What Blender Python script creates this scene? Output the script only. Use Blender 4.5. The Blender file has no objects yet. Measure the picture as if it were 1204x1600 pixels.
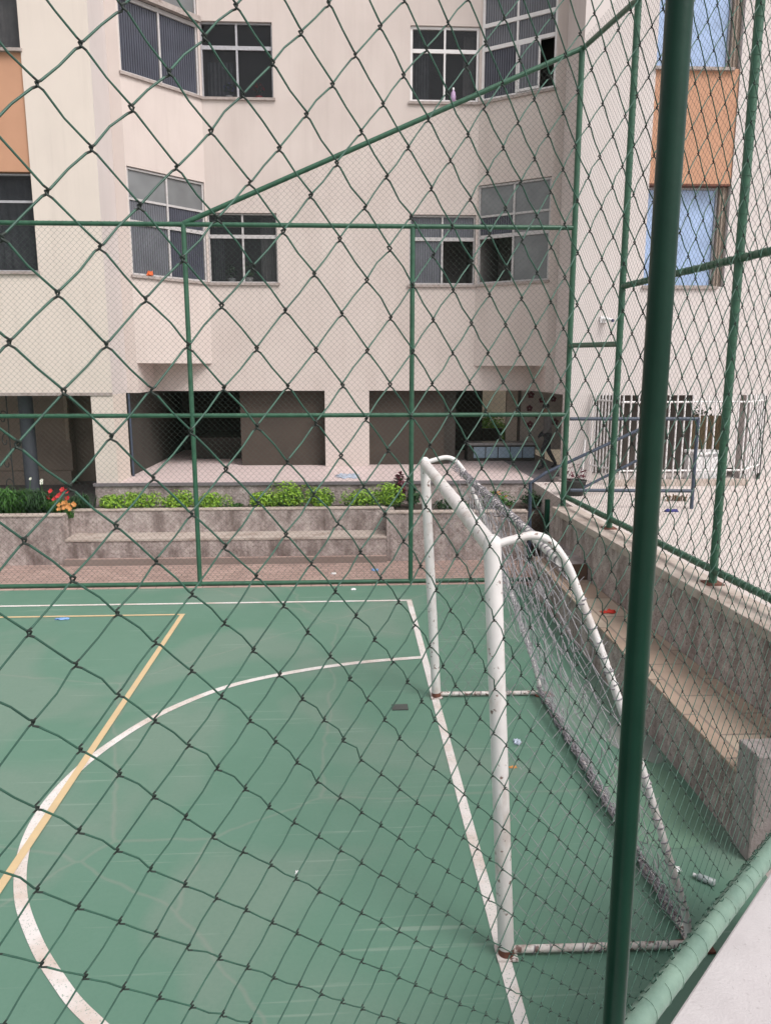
import bpy, bmesh, math, random
import numpy as np
from mathutils import Vector, Matrix
random.seed(7); rng = np.random.default_rng(7)
S = bpy.context.scene; C = S.collection
PI = math.pi

# ------------------------------------------------------------------ camera
cam = bpy.data.cameras.new('camera'); co = bpy.data.objects.new('camera', cam); C.objects.link(co)
co.location = (0, 0, 2.8); co.rotation_euler = (PI/2 - math.radians(10.7), 0, -math.radians(2.8))
cam.sensor_fit = 'VERTICAL'; cam.sensor_height = 24; cam.sensor_width = 24; cam.lens = 24*1190/1600
cam.clip_start = 0.02; cam.clip_end = 500
S.camera = co
# ------------------------------------------------------------------ light (overcast day in a courtyard)
SUN_EL, SUN_AZ = math.radians(52), math.radians(138)
w = bpy.data.worlds.new('World'); S.world = w; w.use_nodes = True
nt = w.node_tree; bg = nt.nodes['Background']
sky = nt.nodes.new('ShaderNodeTexSky'); sky.sky_type = 'NISHITA'; sky.sun_disc = False
sky.sun_elevation = SUN_EL; sky.sun_rotation = SUN_AZ; sky.dust_density = 4; sky.air_density = 1.0
hs = nt.nodes.new('ShaderNodeHueSaturation'); hs.inputs['Saturation'].default_value = 0.14
nt.links.new(sky.outputs[0], hs.inputs['Color']); nt.links.new(hs.outputs[0], bg.inputs[0]); bg.inputs[1].default_value = 0.15
sl = bpy.data.lights.new('sun', 'SUN'); so = bpy.data.objects.new('sun', sl); C.objects.link(so)
sl.energy = 1.6; sl.angle = math.radians(24); sl.color = (1, .94, .89)
sd = Vector((math.sin(SUN_AZ)*math.cos(SUN_EL), math.cos(SUN_AZ)*math.cos(SUN_EL), math.sin(SUN_EL)))
so.rotation_euler = sd.to_track_quat('Z', 'Y').to_euler()
S.view_settings.view_transform = 'Standard'; S.view_settings.look = 'None'
S.view_settings.exposure = 0.38; S.view_settings.gamma = 1
S.cycles.max_bounces = 8; S.cycles.diffuse_bounces = 4; S.cycles.transparent_max_bounces = 16

# ------------------------------------------------------------------ helpers
def tag(o, label=None, cat=None, group=None, kind=None):
    if label: o['label'] = label
    if cat: o['category'] = cat
    if group: o['group'] = group
    if kind: o['kind'] = kind
    return o
def empty(name, loc=(0, 0, 0), label=None, cat=None, group=None):
    o = bpy.data.objects.new(name, None); C.objects.link(o); o.location = loc; o.empty_display_size = .1
    return tag(o, label, cat, group)
class MB:
    def __init__(s): s.v = []; s.f = []; s.m = []; s.sm = []
    def add(s, vs, fs, m=0, smooth=False):
        b = len(s.v); s.v += [tuple(v) for v in vs]
        s.f += [tuple(i+b for i in f) for f in fs]; s.m += [m]*len(fs); s.sm += [smooth]*len(fs); return s
    def box(s, x0, x1, y0, y1, z0, z1, m=0):
        return s.add([(x0,y0,z0),(x1,y0,z0),(x1,y1,z0),(x0,y1,z0),(x0,y0,z1),(x1,y0,z1),(x1,y1,z1),(x0,y1,z1)],
            [(0,3,2,1),(4,5,6,7),(0,1,5,4),(1,2,6,5),(2,3,7,6),(3,0,4,7)], m)
    def obox(s, o, u, v, w, m=0):                                  # box from a corner and three edge vectors
        o, u, v, w = map(Vector, (o, u, v, w))
        p = [o, o+u, o+u+v, o+v]; p += [q+w for q in p]
        return s.add(p, [(0,3,2,1),(4,5,6,7),(0,1,5,4),(1,2,6,5),(2,3,7,6),(3,0,4,7)], m)
    def prism(s, pts, z0, z1, m=0):
        n = len(pts)
        vs = [(x, y, z0) for x, y in pts] + [(x, y, z1) for x, y in pts]
        return s.add(vs, [tuple(range(n-1, -1, -1)), tuple(range(n, 2*n))] + [(i, (i+1) % n, (i+1) % n+n, i+n) for i in range(n)], m)
    def tube(s, pts, r, n=10, m=0, caps=True, smooth=True):
        pts = [Vector(p) for p in pts]; k = len(pts)
        rs = r if isinstance(r, (list, tuple)) else [r]*k
        vs = []; prev = None
        for i in range(k):
            t = (pts[min(i+1, k-1)] - pts[max(i-1, 0)]).normalized()
            if prev is None:
                a = Vector((0, 0, 1)) if abs(t.z) < .9 else Vector((1, 0, 0))
                e1 = t.cross(a).normalized()
            else:
                e1 = (prev - t*prev.dot(t)).normalized()
            prev = e1; e2 = t.cross(e1)
            for j in range(n):
                a = 2*PI*j/n; vs.append(pts[i] + (e1*math.cos(a) + e2*math.sin(a))*rs[i])
        fs = [(i*n+j, i*n+(j+1) % n, (i+1)*n+(j+1) % n, (i+1)*n+j) for i in range(k-1) for j in range(n)]
        s.add(vs, fs, m, smooth)
        if caps:
            s.add(vs[:n], [tuple(range(n-1, -1, -1))], m); s.add(vs[-n:], [tuple(range(n))], m)
        return s
    def ball(s, c, r, sz=1.0, m=0, n=8):
        pr = [(r*math.sin(PI*i/n), r*sz*-math.cos(PI*i/n)) for i in range(n+1)]
        return s.lathe(c, pr, m)
    def lathe(s, c, prof, m=0, n=14):
        c = Vector(c); vs = []
        for r, z in prof:
            for j in range(n):
                a = 2*PI*j/n; vs.append(c + Vector((max(r, 1e-4)*math.cos(a), max(r, 1e-4)*math.sin(a), z)))
        k = len(prof)
        return s.add(vs, [(i*n+j, i*n+(j+1) % n, (i+1)*n+(j+1) % n, (i+1)*n+j) for i in range(k-1) for j in range(n)], m, True)
    def sheet(s, pts, m=0):
        return s.add(pts, [tuple(range(len(pts)))], m)
    def build(s, name, mats, parent=None, bevel=0):
        me = bpy.data.meshes.new(name); me.from_pydata(s.v, [], s.f)
        mats = mats if isinstance(mats, (list, tuple)) else [mats]
        for m in mats: me.materials.append(m)
        me.polygons.foreach_set('material_index', s.m); me.polygons.foreach_set('use_smooth', s.sm)
        me.update(); o = bpy.data.objects.new(name, me); C.objects.link(o)
        if parent is not None:
            o.parent = parent; o.matrix_parent_inverse = Matrix.Translation(-Vector(parent.location)) if parent.parent is None else Matrix.Identity(4)
        if bevel:
            b = o.modifiers.new('bevel', 'BEVEL'); b.width = bevel; b.segments = 2; b.limit_method = 'ANGLE'
        return o
def struct(o): o['kind'] = 'structure'; return o

# ------------------------------------------------------------------ materials
def mat(name, c1, c2=None, rough=.7, scale=6, bump=0, bscale=60, stain=None, sscale=2, samt=.5, sthr=.5, stretch=(1,1,1), metallic=0, spec=.5,
        fine=None, fscale=90, famt=.5, fthr=.6, streak=None):
    m = bpy.data.materials.new(name); m.use_nodes = True; n = m.node_tree.nodes; L = m.node_tree.links
    p = n['Principled BSDF']; p.inputs['Roughness'].default_value = rough; p.inputs['Metallic'].default_value = metallic
    p.inputs['Specular IOR Level'].default_value = spec
    tc = n.new('ShaderNodeTexCoord')
    def noise(sc, det=4, st=(1, 1, 1), ro=.55):
        mp = n.new('ShaderNodeMapping'); mp.inputs['Scale'].default_value = st
        L.new(tc.outputs['Object'], mp.inputs[0])
        t = n.new('ShaderNodeTexNoise'); t.inputs['Scale'].default_value = sc; t.inputs['Detail'].default_value = det
        t.inputs['Roughness'].default_value = ro
        L.new(mp.outputs[0], t.inputs['Vector']); return t.outputs[0]
    def ramp(src, a, b):
        r = n.new('ShaderNodeMapRange'); r.inputs['From Min'].default_value = a; r.inputs['From Max'].default_value = b
        L.new(src, r.inputs['Value']); return r.outputs[0]
    def mix(fac, a, b):
        x = n.new('ShaderNodeMix'); x.data_type = 'RGBA'
        L.new(fac, x.inputs['Factor'])
        for sock, val in ((6, a), (7, b)):
            if isinstance(val, tuple): x.inputs[sock].default_value = (*val, 1)
            else: L.new(val, x.inputs[sock])
        return x.outputs[2]
    def times(f, k):
        x = n.new('ShaderNodeMath'); x.operation = 'MULTIPLY'; L.new(f, x.inputs[0]); x.inputs[1].default_value = k; return x.outputs[0]
    col = mix(ramp(noise(scale), .3, .7), c1, c2 or tuple(v*.85 for v in c1))
    if stain: col = mix(times(ramp(noise(sscale, 6, stretch, .65), sthr, sthr+.22), samt), col, stain)
    if fine: col = mix(times(ramp(noise(fscale, 3), fthr, fthr+.06), famt), col, fine)
    if streak: col = mix(times(ramp(noise(7, 5, (1, 1, .05), .7), .50, .74), streak[1]), col, streak[0])
    L.new(col, p.inputs['Base Color'])
    if bump:
        b = n.new('ShaderNodeBump'); b.inputs['Strength'].default_value = min(1, bump); b.inputs['Distance'].default_value = .01*max(1, bump)
        L.new(noise(bscale, 5), b.inputs['Height']); L.new(b.outputs[0], p.inputs['Normal'])
    m['tools'] = 0
    return m
def pane_mat(name, col, rough, ribs=0, alpha=1.0):
    m = bpy.data.materials.new(name); m.use_nodes = True; n = m.node_tree.nodes; L = m.node_tree.links
    p = n['Principled BSDF']; p.inputs['Base Color'].default_value = (*col, 1); p.inputs['Roughness'].default_value = rough
    tc = n.new('ShaderNodeTexCoord')
    nz = n.new('ShaderNodeTexNoise'); nz.inputs['Scale'].default_value = 2.5; L.new(tc.outputs['Object'], nz.inputs[0])
    mx = n.new('ShaderNodeMix'); mx.data_type = 'RGBA'; L.new(nz.outputs[0], mx.inputs['Factor'])
    mx.inputs[6].default_value = (*[c*.6 for c in col], 1); mx.inputs[7].default_value = (*[min(1, c*1.35) for c in col], 1)
    if not ribs: L.new(mx.outputs[2], p.inputs['Base Color'])
    if ribs:
        sp = n.new('ShaderNodeSeparateXYZ'); L.new(tc.outputs['Object'], sp.inputs[0])
        ml = n.new('ShaderNodeMath'); ml.operation = 'MULTIPLY'; ml.inputs[1].default_value = ribs; L.new(sp.outputs[0], ml.inputs[0])
        sn = n.new('ShaderNodeMath'); sn.operation = 'SINE'; L.new(ml.outputs[0], sn.inputs[0])
        rm = n.new('ShaderNodeMapRange'); rm.inputs[1].default_value = -1; rm.inputs[2].default_value = 1; rm.inputs[3].default_value = .82; rm.inputs[4].default_value = 1.18; L.new(sn.outputs[0], rm.inputs[0])
        vm = n.new('ShaderNodeVectorMath'); vm.operation = 'SCALE'; L.new(mx.outputs[2], vm.inputs[0]); L.new(rm.outputs[0], vm.inputs['Scale']); L.new(vm.outputs[0], p.inputs['Base Color'])  # refraction stripes of the ribs painted into the glass colour
        b = n.new('ShaderNodeBump'); b.inputs['Distance'].default_value = .006; b.inputs['Strength'].default_value = .9
        L.new(sn.outputs[0], b.inputs['Height']); L.new(b.outputs[0], p.inputs['Normal'])
    if alpha < 1: p.inputs['Alpha'].default_value = alpha
    return m
M = {}
M['stucco'] = mat('stucco', (.59,.515,.482), (.54,.465,.435), .9, 1.2, .25, 140, (.42,.35,.32), 1.1, .35, .52, (1.6,1.6,.22), streak=((.40,.34,.31), .2))
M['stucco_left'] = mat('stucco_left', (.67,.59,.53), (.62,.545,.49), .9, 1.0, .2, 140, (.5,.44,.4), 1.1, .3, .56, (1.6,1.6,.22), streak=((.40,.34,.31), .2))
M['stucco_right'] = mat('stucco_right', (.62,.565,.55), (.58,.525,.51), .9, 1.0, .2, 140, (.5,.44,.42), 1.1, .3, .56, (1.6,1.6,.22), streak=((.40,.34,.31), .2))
M['orange'] = mat('orange_paint', (.50,.27,.17), (.45,.24,.15), .8, 2, .15, 100)
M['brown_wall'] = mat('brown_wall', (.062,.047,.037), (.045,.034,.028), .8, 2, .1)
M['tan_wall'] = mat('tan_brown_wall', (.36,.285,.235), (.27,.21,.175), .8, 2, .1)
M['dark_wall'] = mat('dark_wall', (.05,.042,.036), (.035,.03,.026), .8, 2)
M['room'] = mat('room_wall', (.22,.21,.20), (.16,.15,.15), .9, 2)
M['frame'] = mat('window_paint', (.50,.48,.48), (.40,.38,.38), .5, 30, 0, 60, (.33,.24,.18), 12, .5, .58)
M['alu'] = mat('aluminium_frame', (.42,.42,.45), (.33,.32,.34), .4, 30, 0, 60, (.2,.15,.12), 14, .5, .58)
M['rib'] = pane_mat('ribbed_glass', (.12,.125,.145), .25, 150)
M['ribdark'] = pane_mat('ribbed_dark_glass', (.05,.054,.075), .22, 150)
M['glass'] = pane_mat('clear_glass', (.012,.013,.016), .05, 0, .38)
M['greyglass'] = pane_mat('grey_glass', (.17,.175,.18), .15)
M['blueglass'] = pane_mat('pale_blue_glass', (.33,.44,.66), .2)  # panes coloured pale blue throughout
M['curtain'] = mat('curtain_cloth', (.20,.21,.23), (.12,.13,.15), .9, 9)
M['white_curtain'] = mat('white_curtain_cloth', (.5,.48,.48), (.36,.35,.36), .9, 7)
M['sill'] = mat('sill_cement', (.40,.35,.33), (.30,.25,.23), .9, 20, .2, 80, (.16,.11,.09), 9, .7, .5)
M['porch_floor'] = mat('porch_tiles', (.60,.50,.49), (.54,.44,.43), .5, 5)
M['coping'] = mat('coping_stone', (.20,.18,.19), (.16,.14,.15), .6, 10)
M['concrete'] = mat('rough_concrete', (.54,.465,.44), (.33,.27,.255), .95, 11, 1.6, 38, (.12,.085,.078), 2.3, .82, .47, (1.7,1.7,.6), 0, .3, (.16,.11,.10), 34, .6, .58, streak=((.15,.11,.10), .5))
M['cap'] = mat('wall_cap_cement', (.50,.43,.385), (.40,.33,.29), .9, 6, .4, 60, (.22,.15,.12), 3, .6, .52)
M['smooth_concrete'] = mat('smooth_concrete', (.38,.335,.325), (.27,.235,.23), .95, 8, .8, 45, (.13,.10,.095), 3.2, .8, .5, (1.5,1.5,.5), streak=((.13,.10,.09), .6))
M['parapet'] = mat('parapet_paint', (.49,.455,.465), (.44,.405,.415), .85, 9, .2, 140, (.27,.235,.235), 4, .55, .54, fine=(.25,.22,.22), fscale=70, famt=.4, fthr=.66)
M['walk'] = mat('walkway_cement', (.56,.50,.475), (.48,.42,.40), .9, 3, .3, 60, (.32,.26,.24), 2, .5, .55)
M['green_pipe'] = mat('green_pipe_paint', (.036,.115,.067), (.02,.075,.045), .38, 12, .08, 90, (.09,.075,.05), 8, .5, .64)
M['green_post'] = mat('dark_green_post_paint', (.006,.034,.021), (.004,.024,.015), .30, 9, .05, 60, spec=.22)
M['tube_paint'] = mat('pale_green_tube_paint', (.17,.255,.205), (.11,.18,.145), .42, 16, .12, 90, (.10,.06,.04), 9, .6, .62)
M['wire'] = mat('green_wire_coating', (.034,.105,.072), (.018,.06,.043), .5, 25)
M['knot_wire'] = mat('shaded_dirty_knot_wire', (.014,.026,.02), (.01,.016,.013), .6, 40)  # shade and dirt at the mesh knots, painted as a darker wire colour
M['far_wire'] = mat('far_wire_coating', (.05,.075,.06), (.03,.05,.04), .6, 18)
M['white_metal'] = mat('white_goal_paint', (.72,.69,.68), (.64,.61,.60), .45, 8, .08, 50, (.36,.27,.22), 6, .7, .53, (1,1,.4), 0, .5, (.12,.05,.03), 30, .85, .635)
M['rust_white'] = mat('rusted_white_paint', (.68,.64,.62), (.55,.49,.46), .6, 14, .2, 60, (.15,.065,.045), 9, .95, .49, (1,1,1), 0, .5, (.10,.04,.03), 22, .9, .55)
M['rust'] = mat('rust', (.18,.07,.045), (.10,.04,.03), .9, 30, .4, 80)
M['net'] = mat('net_cord', (.42,.40,.42), (.22,.21,.23), .9, 20)
M['netdark'] = mat('bunched_net_cord', (.36,.34,.37), (.10,.09,.10), .95, 45, .5, 70)
M['line'] = mat('white_line_paint', (.70,.66,.65), (.63,.58,.56), .7, 5, 0, 60, (.46,.33,.25), 2.2, .75, .47, (1,1,1), 0, .4, (.16,.26,.2), 110, .75, .60)
M['tan'] = mat('tan_line_paint', (.60,.45,.26), (.54,.40,.24), .7, 5, 0, 60, (.45,.36,.26), 3, .5, .55, (1,1,1), 0, .4, (.16,.26,.2), 160, .5, .70)
M['blue_metal'] = mat('steel_blue_paint', (.055,.072,.11), (.035,.048,.075), .5, 20)
M['white_bar'] = mat('white_bar_paint', (.74,.72,.72), (.66,.63,.63), .5, 12)
M['boards'] = mat('dark_boards', (.10,.08,.07), (.06,.05,.045), .8, 4, .3, 30, (.15,.12,.10), 3, .5, .5, (8,8,.4))
M['white_box'] = mat('white_enamel', (.85,.84,.85), (.80,.79,.80), .3, 6)
M['soil'] = mat('soil', (.06,.04,.03), (.035,.025,.02), .95, 20, .8, 40)
M['iron'] = mat('dark_iron', (.03,.03,.03), (.02,.02,.02), .6, 20)
def leaf(name, a, b): return mat(name, a, b, .55, 13, 0)
M['leaf_lime'] = leaf('lime_leaf', (.34,.52,.05), (.17,.34,.03))
M['leaf_green'] = leaf('green_leaf', (.07,.19,.03), (.03,.10,.02))
M['leaf_dark'] = leaf('dark_leaf', (.03,.085,.025), (.015,.045,.015))
M['leaf_red'] = leaf('crimson_leaf', (.16,.02,.04), (.07,.01,.025))
M['petal_red'] = leaf('red_petal', (.60,.03,.03), (.45,.02,.03))
M['petal_orange'] = leaf('orange_petal', (.65,.30,.10), (.55,.22,.05))
M['petal_white'] = leaf('white_petal', (.75,.75,.70), (.65,.65,.5))
M['stem'] = leaf('stem_bark', (.05,.04,.02), (.03,.03,.015))
def plain(name, c, r=.6): return mat(name, c, tuple(v*.85 for v in c), r, 10)

# court paint: green acrylic with dusty, dried-puddle and worn patches
def court_mat():
    m = bpy.data.materials.new('green_court_paint'); m.use_nodes = True; n = m.node_tree.nodes; L = m.node_tree.links
    p = n['Principled BSDF']; tc = n.new('ShaderNodeTexCoord')
    def noise(sc, det=5, ro=.6, dist=0):
        t = n.new('ShaderNodeTexNoise'); t.inputs['Scale'].default_value = sc; t.inputs['Detail'].default_value = det
        t.inputs['Roughness'].default_value = ro; t.inputs['Distortion'].default_value = dist; L.new(tc.outputs['Object'], t.inputs[0]); return t.outputs[0]
    def rg(s, a, b, k=1):
        r = n.new('ShaderNodeMapRange'); r.inputs[1].default_value = a; r.inputs[2].default_value = b; r.inputs[4].default_value = k
        L.new(s, r.inputs[0]); return r.outputs[0]
    def mix(f, a, b):
        x = n.new('ShaderNodeMix'); x.data_type = 'RGBA'; L.new(f, x.inputs['Factor'])
        for k, v in ((6, a), (7, b)):
            if isinstance(v, tuple): x.inputs[k].default_value = (*v, 1)
            else: L.new(v, x.inputs[k])
        return x.outputs[2]
    c = mix(rg(noise(.9), .35, .65), (.098,.203,.148), (.112,.216,.163))
    c = mix(rg(noise(.55, 3, .5, .6), .50, .58, .55), c, (.175,.235,.195))     # grey dusty patches
    c = mix(rg(noise(40, 2), .35, .75, .22), c, (.075,.17,.125))              # fine mottling
    for rot, sc in ((.5, 11), (2.0, 15), (1.2, 20)):                         # scuff marks and drag scratches
        mp = n.new('ShaderNodeMapping'); mp.inputs['Rotation'].default_value = (0, 0, rot); mp.inputs['Scale'].default_value = (.55, sc, 1); L.new(tc.outputs['Object'], mp.inputs[0])
        t = n.new('ShaderNodeTexNoise'); t.inputs['Scale'].default_value = 1.6; t.inputs['Detail'].default_value = 2; L.new(mp.outputs[0], t.inputs[0])
        c = mix(rg(t.outputs[0], .67, .75, .36), c, (.30,.36,.31))
    c = mix(rg(noise(7, 6, .7), .58, .74, .30), c, (.085,.165,.125))         # damp, darker grime
    # thin pale cracks / scratches
    v = n.new('ShaderNodeTexVoronoi'); v.feature = 'DISTANCE_TO_EDGE'; v.inputs['Scale'].default_value = .42
    nw = n.new('ShaderNodeTexNoise'); nw.inputs['Scale'].default_value = 3; L.new(tc.outputs['Object'], nw.inputs[0])
    mv = n.new('ShaderNodeMix'); mv.data_type = 'RGBA'; mv.inputs['Factor'].default_value = .12
    L.new(tc.outputs['Object'], mv.inputs[6]); L.new(nw.outputs['Color'], mv.inputs[7]); L.new(mv.outputs[2], v.inputs['Vector'])
    r = n.new('ShaderNodeMapRange'); r.inputs[1].default_value = 0; r.inputs[2].default_value = .006; r.inputs[3].default_value = .4; r.inputs[4].default_value = 0
    L.new(v.outputs['Distance'], r.inputs[0]); c = mix(r.outputs[0], c, (.24,.25,.22))
    L.new(c, p.inputs['Base Color'])
    L.new(rg(noise(1.3), .3, .7, 1), p.inputs['Roughness'])
    rr = n.new('ShaderNodeMapRange'); rr.inputs[3].default_value = .42; rr.inputs[4].default_value = .62; L.new(noise(1.3), rr.inputs[0]); L.new(rr.outputs[0], p.inputs['Roughness'])
    b = n.new('ShaderNodeBump'); b.inputs['Strength'].default_value = .12; b.inputs['Distance'].default_value = .004; L.new(noise(120, 3), b.inputs['Height']); L.new(b.outputs[0], p.inputs['Normal'])
    return m
M['court'] = court_mat()
def brick_mat(name, c1, c2, mortar, bw, rh, ms=.008, rough=.9, rot=0):
    m = bpy.data.materials.new(name); m.use_nodes = True; n = m.node_tree.nodes; L = m.node_tree.links
    p = n['Principled BSDF']; p.inputs['Roughness'].default_value = rough; tc = n.new('ShaderNodeTexCoord')
    mp = n.new('ShaderNodeMapping'); mp.inputs['Rotation'].default_value = (0, 0, rot); L.new(tc.outputs['Object'], mp.inputs[0])
    b = n.new('ShaderNodeTexBrick'); L.new(mp.outputs[0], b.inputs['Vector'])
    b.inputs['Color1'].default_value = (*c1, 1); b.inputs['Color2'].default_value = (*c2, 1); b.inputs['Mortar'].default_value = (*mortar, 1)
    b.inputs['Scale'].default_value = 1; b.inputs['Brick Width'].default_value = bw; b.inputs['Row Height'].default_value = rh
    b.inputs['Mortar Size'].default_value = ms; b.inputs['Bias'].default_value = 0
    t = n.new('ShaderNodeTexNoise'); t.inputs['Scale'].default_value = 3.5; t.inputs['Detail'].default_value = 6; L.new(tc.outputs['Object'], t.inputs[0])
    r = n.new('ShaderNodeMapRange'); r.inputs[1].default_value = .45; r.inputs[2].default_value = .75; r.inputs[4].default_value = .6; L.new(t.outputs[0], r.inputs[0])
    x = n.new('ShaderNodeMix'); x.data_type = 'RGBA'; L.new(r.outputs[0], x.inputs['Factor']); L.new(b.outputs['Color'], x.inputs[6])
    x.inputs[7].default_value = (*[v*.5 for v in c1], 1); L.new(x.outputs[2], p.inputs['Base Color'])
    bp = n.new('ShaderNodeBump'); bp.inputs['Distance'].default_value = .004; bp.inputs['Strength'].default_value = .6; bp.invert = True
    L.new(b.outputs['Fac'], bp.inputs['Height']); L.new(bp.outputs[0], p.inputs['Normal'])
    return m
M['paver'] = brick_mat('brick_paving', (.44,.31,.27), (.36,.25,.22), (.24,.19,.17), .2, .1)
M['tread'] = brick_mat('bench_tiles', (.47,.385,.31), (.37,.26,.20), (.24,.19,.16), .6, .30, .01, .85, PI/2)

# ------------------------------------------------------------------ ground, court, markings
g = MB(); g.sheet([(-80,-60,-.03),(80,-60,-.03),(80,120,-.03),(-80,120,-.03)])
struct(g.build('ground', M['walk']))
c = MB(); c.sheet([(-16,-6,0),(2.32,-6,0),(2.32,9.62,0),(-16,9.62,0)])
struct(c.build('court', M['court']))
p = MB(); p.box(-16, 2.62, 9.62, 10.88, -.02, .006); struct(p.build('brick_paving', M['paver']))
for nm, pts, m_ in (('faded_court_patch', [(1.62,4.25),(1.78,4.02),(2.0,3.98),(2.2,4.1),(2.24,4.5),(2.2,4.9),(2.05,5.05),(1.9,4.95),(1.74,4.7)], mat('faded_green_paint', (.14,.245,.175), (.125,.23,.165), .6, 5)),
                    ('dusty_court_patch', [(2.05,5.08),(2.2,4.95),(2.29,5.1),(2.29,5.6),(2.1,5.55),(1.96,5.3)], mat('dusty_grey_film', (.24,.255,.235), (.19,.235,.205), .8, 6))):
    pb = MB(); P_ = [Vector((*q, 0)) for q in pts]; out = []
    for i in range(len(P_)):
        a_, b_, c_, d_ = P_[i-1], P_[i], P_[(i+1) % len(P_)], P_[(i+2) % len(P_)]
        for t in (0, .25, .5, .75): out.append(.5*((2*b_)+(c_-a_)*t+(2*a_-5*b_+4*c_-d_)*t*t+(3*b_-a_-3*c_+d_)*t**3))
    pb.sheet([(q.x, q.y, .003) for q in out]); struct(pb.build(nm, m_))
def strip(pts, wd, z, name, m, closed=False):
    b = MB(); pts = [Vector((x, y, 0)) for x, y in pts]; k = len(pts); L = []; R = []
    for i in range(k):
        t = (pts[min(i+1, k-1)]-pts[max(i-1, 0)]).normalized(); nn = Vector((-t.y, t.x, 0))*wd/2
        L.append(pts[i]+nn); R.append(pts[i]-nn)
    b.add([(q.x, q.y, z) for q in L+R], [(i, i+1, k+i+1, k+i) for i in range(k-1)])
    return struct(b.build(name, m))
strip([(.728, -5), (.728, 8.975)], .062, .004, 'goal_line_marking', M['line'])
strip([(-15, 8.95), (.695, 8.95)], .05, .004, 'side_line_marking', M['line'])
# penalty arc (smooth curve through the measured points), drawn as real paint
arc = [(.70,7.075),(.068,6.965),(-.58,6.745),(-1.123,6.437),(-1.566,5.935),(-1.825,5.417),(-1.951,4.966),(-1.985,4.541),(-1.93,4.142),(-1.785,3.746),(-1.577,3.409),(-1.375,3.156),(-1.155,2.931),(-.70,2.58),(-.1,2.33),(.70,2.22)]
def smooth_pts(P, k=10):
    P = [Vector((*q, 0)) for q in P]; out = []
    for i in range(len(P)-1):
        a, b, c2, d = P[max(i-1,0)], P[i], P[i+1], P[min(i+2,len(P)-1)]
        for j in range(k):
            t = j/k; q = .5*((2*b) + (c2-a)*t + (2*a-5*b+4*c2-d)*t*t + (3*b-a-3*c2+d)*t**3); out.append((q.x, q.y))
    out.append((P[-1].x, P[-1].y)); return out
strip(smooth_pts(arc), .066, .004, 'goal_area_arc_marking', M['line'])
strip([(-15, 8.53), (-1.90, 8.53)], .045, .004, 'inner_side_line_marking', M['tan'])
strip([(-1.925, 8.505), (-1.925, -5)], .052, .008, 'inner_end_line_marking', M['tan'])

# ------------------------------------------------------------------ chain link
def chain_link(name, parent, m, origin, u, nrm, k0, k1, j0, j1, a=.0359, h=.0358, r=.0014, sides=6, warp=None, ztop=None, detail=True, jit=.0006, zbot=None):
    """flattened-helix wires, k0..k1 columns, rows j0..j1 downward from origin; ztop(s) trims the top edge"""
    origin = np.array(origin, float); u = np.array(u, float); nrm = np.array(nrm, float); zz = np.array([0, 0, 1.])
    V = []; F = []; KN = []; base = 0
    ang = np.arange(sides)*2*np.pi/sides; ca, sa = np.cos(ang), np.sin(ang)
    for k in range(k0, k1):
        P = []
        for j in range(j0, j1+1):
            right = ((k + j) % 2 != 0); i = k+1 if right else k; sg = 1 if right else -1
            jz, off = (warp(j) if warp else (j, 0.))
            s = i*a; z = -jz*h
            if ztop is not None and origin[2]+z > ztop(s): continue
            if zbot is not None and origin[2]+z < zbot: continue
            inn = .0015 if right else -.0015
            ds, dz = rng.normal(0, jit, 2)
            if detail:
                P.append((s-sg*.0032+ds, z+.0034+dz, off+inn)); P.append((s+sg*.0008+ds, z+.0012+dz, off+inn*.7)); P.append((s+sg*.0008+ds, z-.0012+dz, off-inn*.7)); P.append((s-sg*.0032+ds, z-.0034+dz, off-inn))
                P.append((s-sg*a*.5+rng.normal(0, jit*1.5), z-h*.5+rng.normal(0, jit*1.5), off-inn))
            else:
                P.append((s+sg*.0012+ds, z+.003+dz, off+inn*.5)); P.append((s+sg*.0012+ds, z-.003+dz, off-inn*.5))
        if len(P) < 2: continue
        P = np.array(P); W = origin + P[:, :1]*u + P[:, 1:2]*zz + P[:, 2:]*nrm
        T = np.empty_like(W); T[1:-1] = W[2:]-W[:-2]; T[0] = W[1]-W[0]; T[-1] = W[-1]-W[-2]; T /= np.linalg.norm(T, axis=1)[:, None]
        e1 = np.cross(T, nrm); e1 /= np.linalg.norm(e1, axis=1)[:, None]; e2 = np.cross(T, e1)
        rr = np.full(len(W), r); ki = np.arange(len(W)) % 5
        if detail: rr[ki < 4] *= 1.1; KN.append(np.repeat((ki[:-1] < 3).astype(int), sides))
        R = W[:, None, :] + rr[:, None, None]*(e1[:, None, :]*ca[None, :, None] + e2[:, None, :]*sa[None, :, None])
        n = len(W); V.append(R.reshape(-1, 3))
        ii = np.arange(n-1)[:, None]*sides; jj = np.arange(sides)[None, :]; j2 = (jj+1) % sides
        F.append((np.stack([ii+jj, ii+j2, ii+sides+j2, ii+sides+jj], -1).reshape(-1, 4)+base)); base += n*sides
    V = np.concatenate(V); F = np.concatenate(F)
    me = bpy.data.meshes.new(name); me.vertices.add(len(V)); me.vertices.foreach_set('co', V.astype(np.float32).ravel())
    me.loops.add(F.size); me.loops.foreach_set('vertex_index', F.astype(np.int32).ravel())
    me.polygons.add(len(F)); me.polygons.foreach_set('loop_start', (np.arange(len(F))*4).astype(np.int32)); me.polygons.foreach_set('loop_total', np.full(len(F), 4, np.int32))
    me.polygons.foreach_set('use_smooth', np.ones(len(F), bool)); me.update(calc_edges=True); me.validate()
    me.materials.append(m)
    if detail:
        me.materials.append(M['knot_wire']); me.polygons.foreach_set('material_index', np.concatenate(KN).astype(np.int32))
    o = bpy.data.objects.new(name, me); C.objects.link(o)
    if parent: o.parent = parent; o.matrix_parent_inverse = Matrix.Translation(-Vector(parent.location))
    return o

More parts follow.
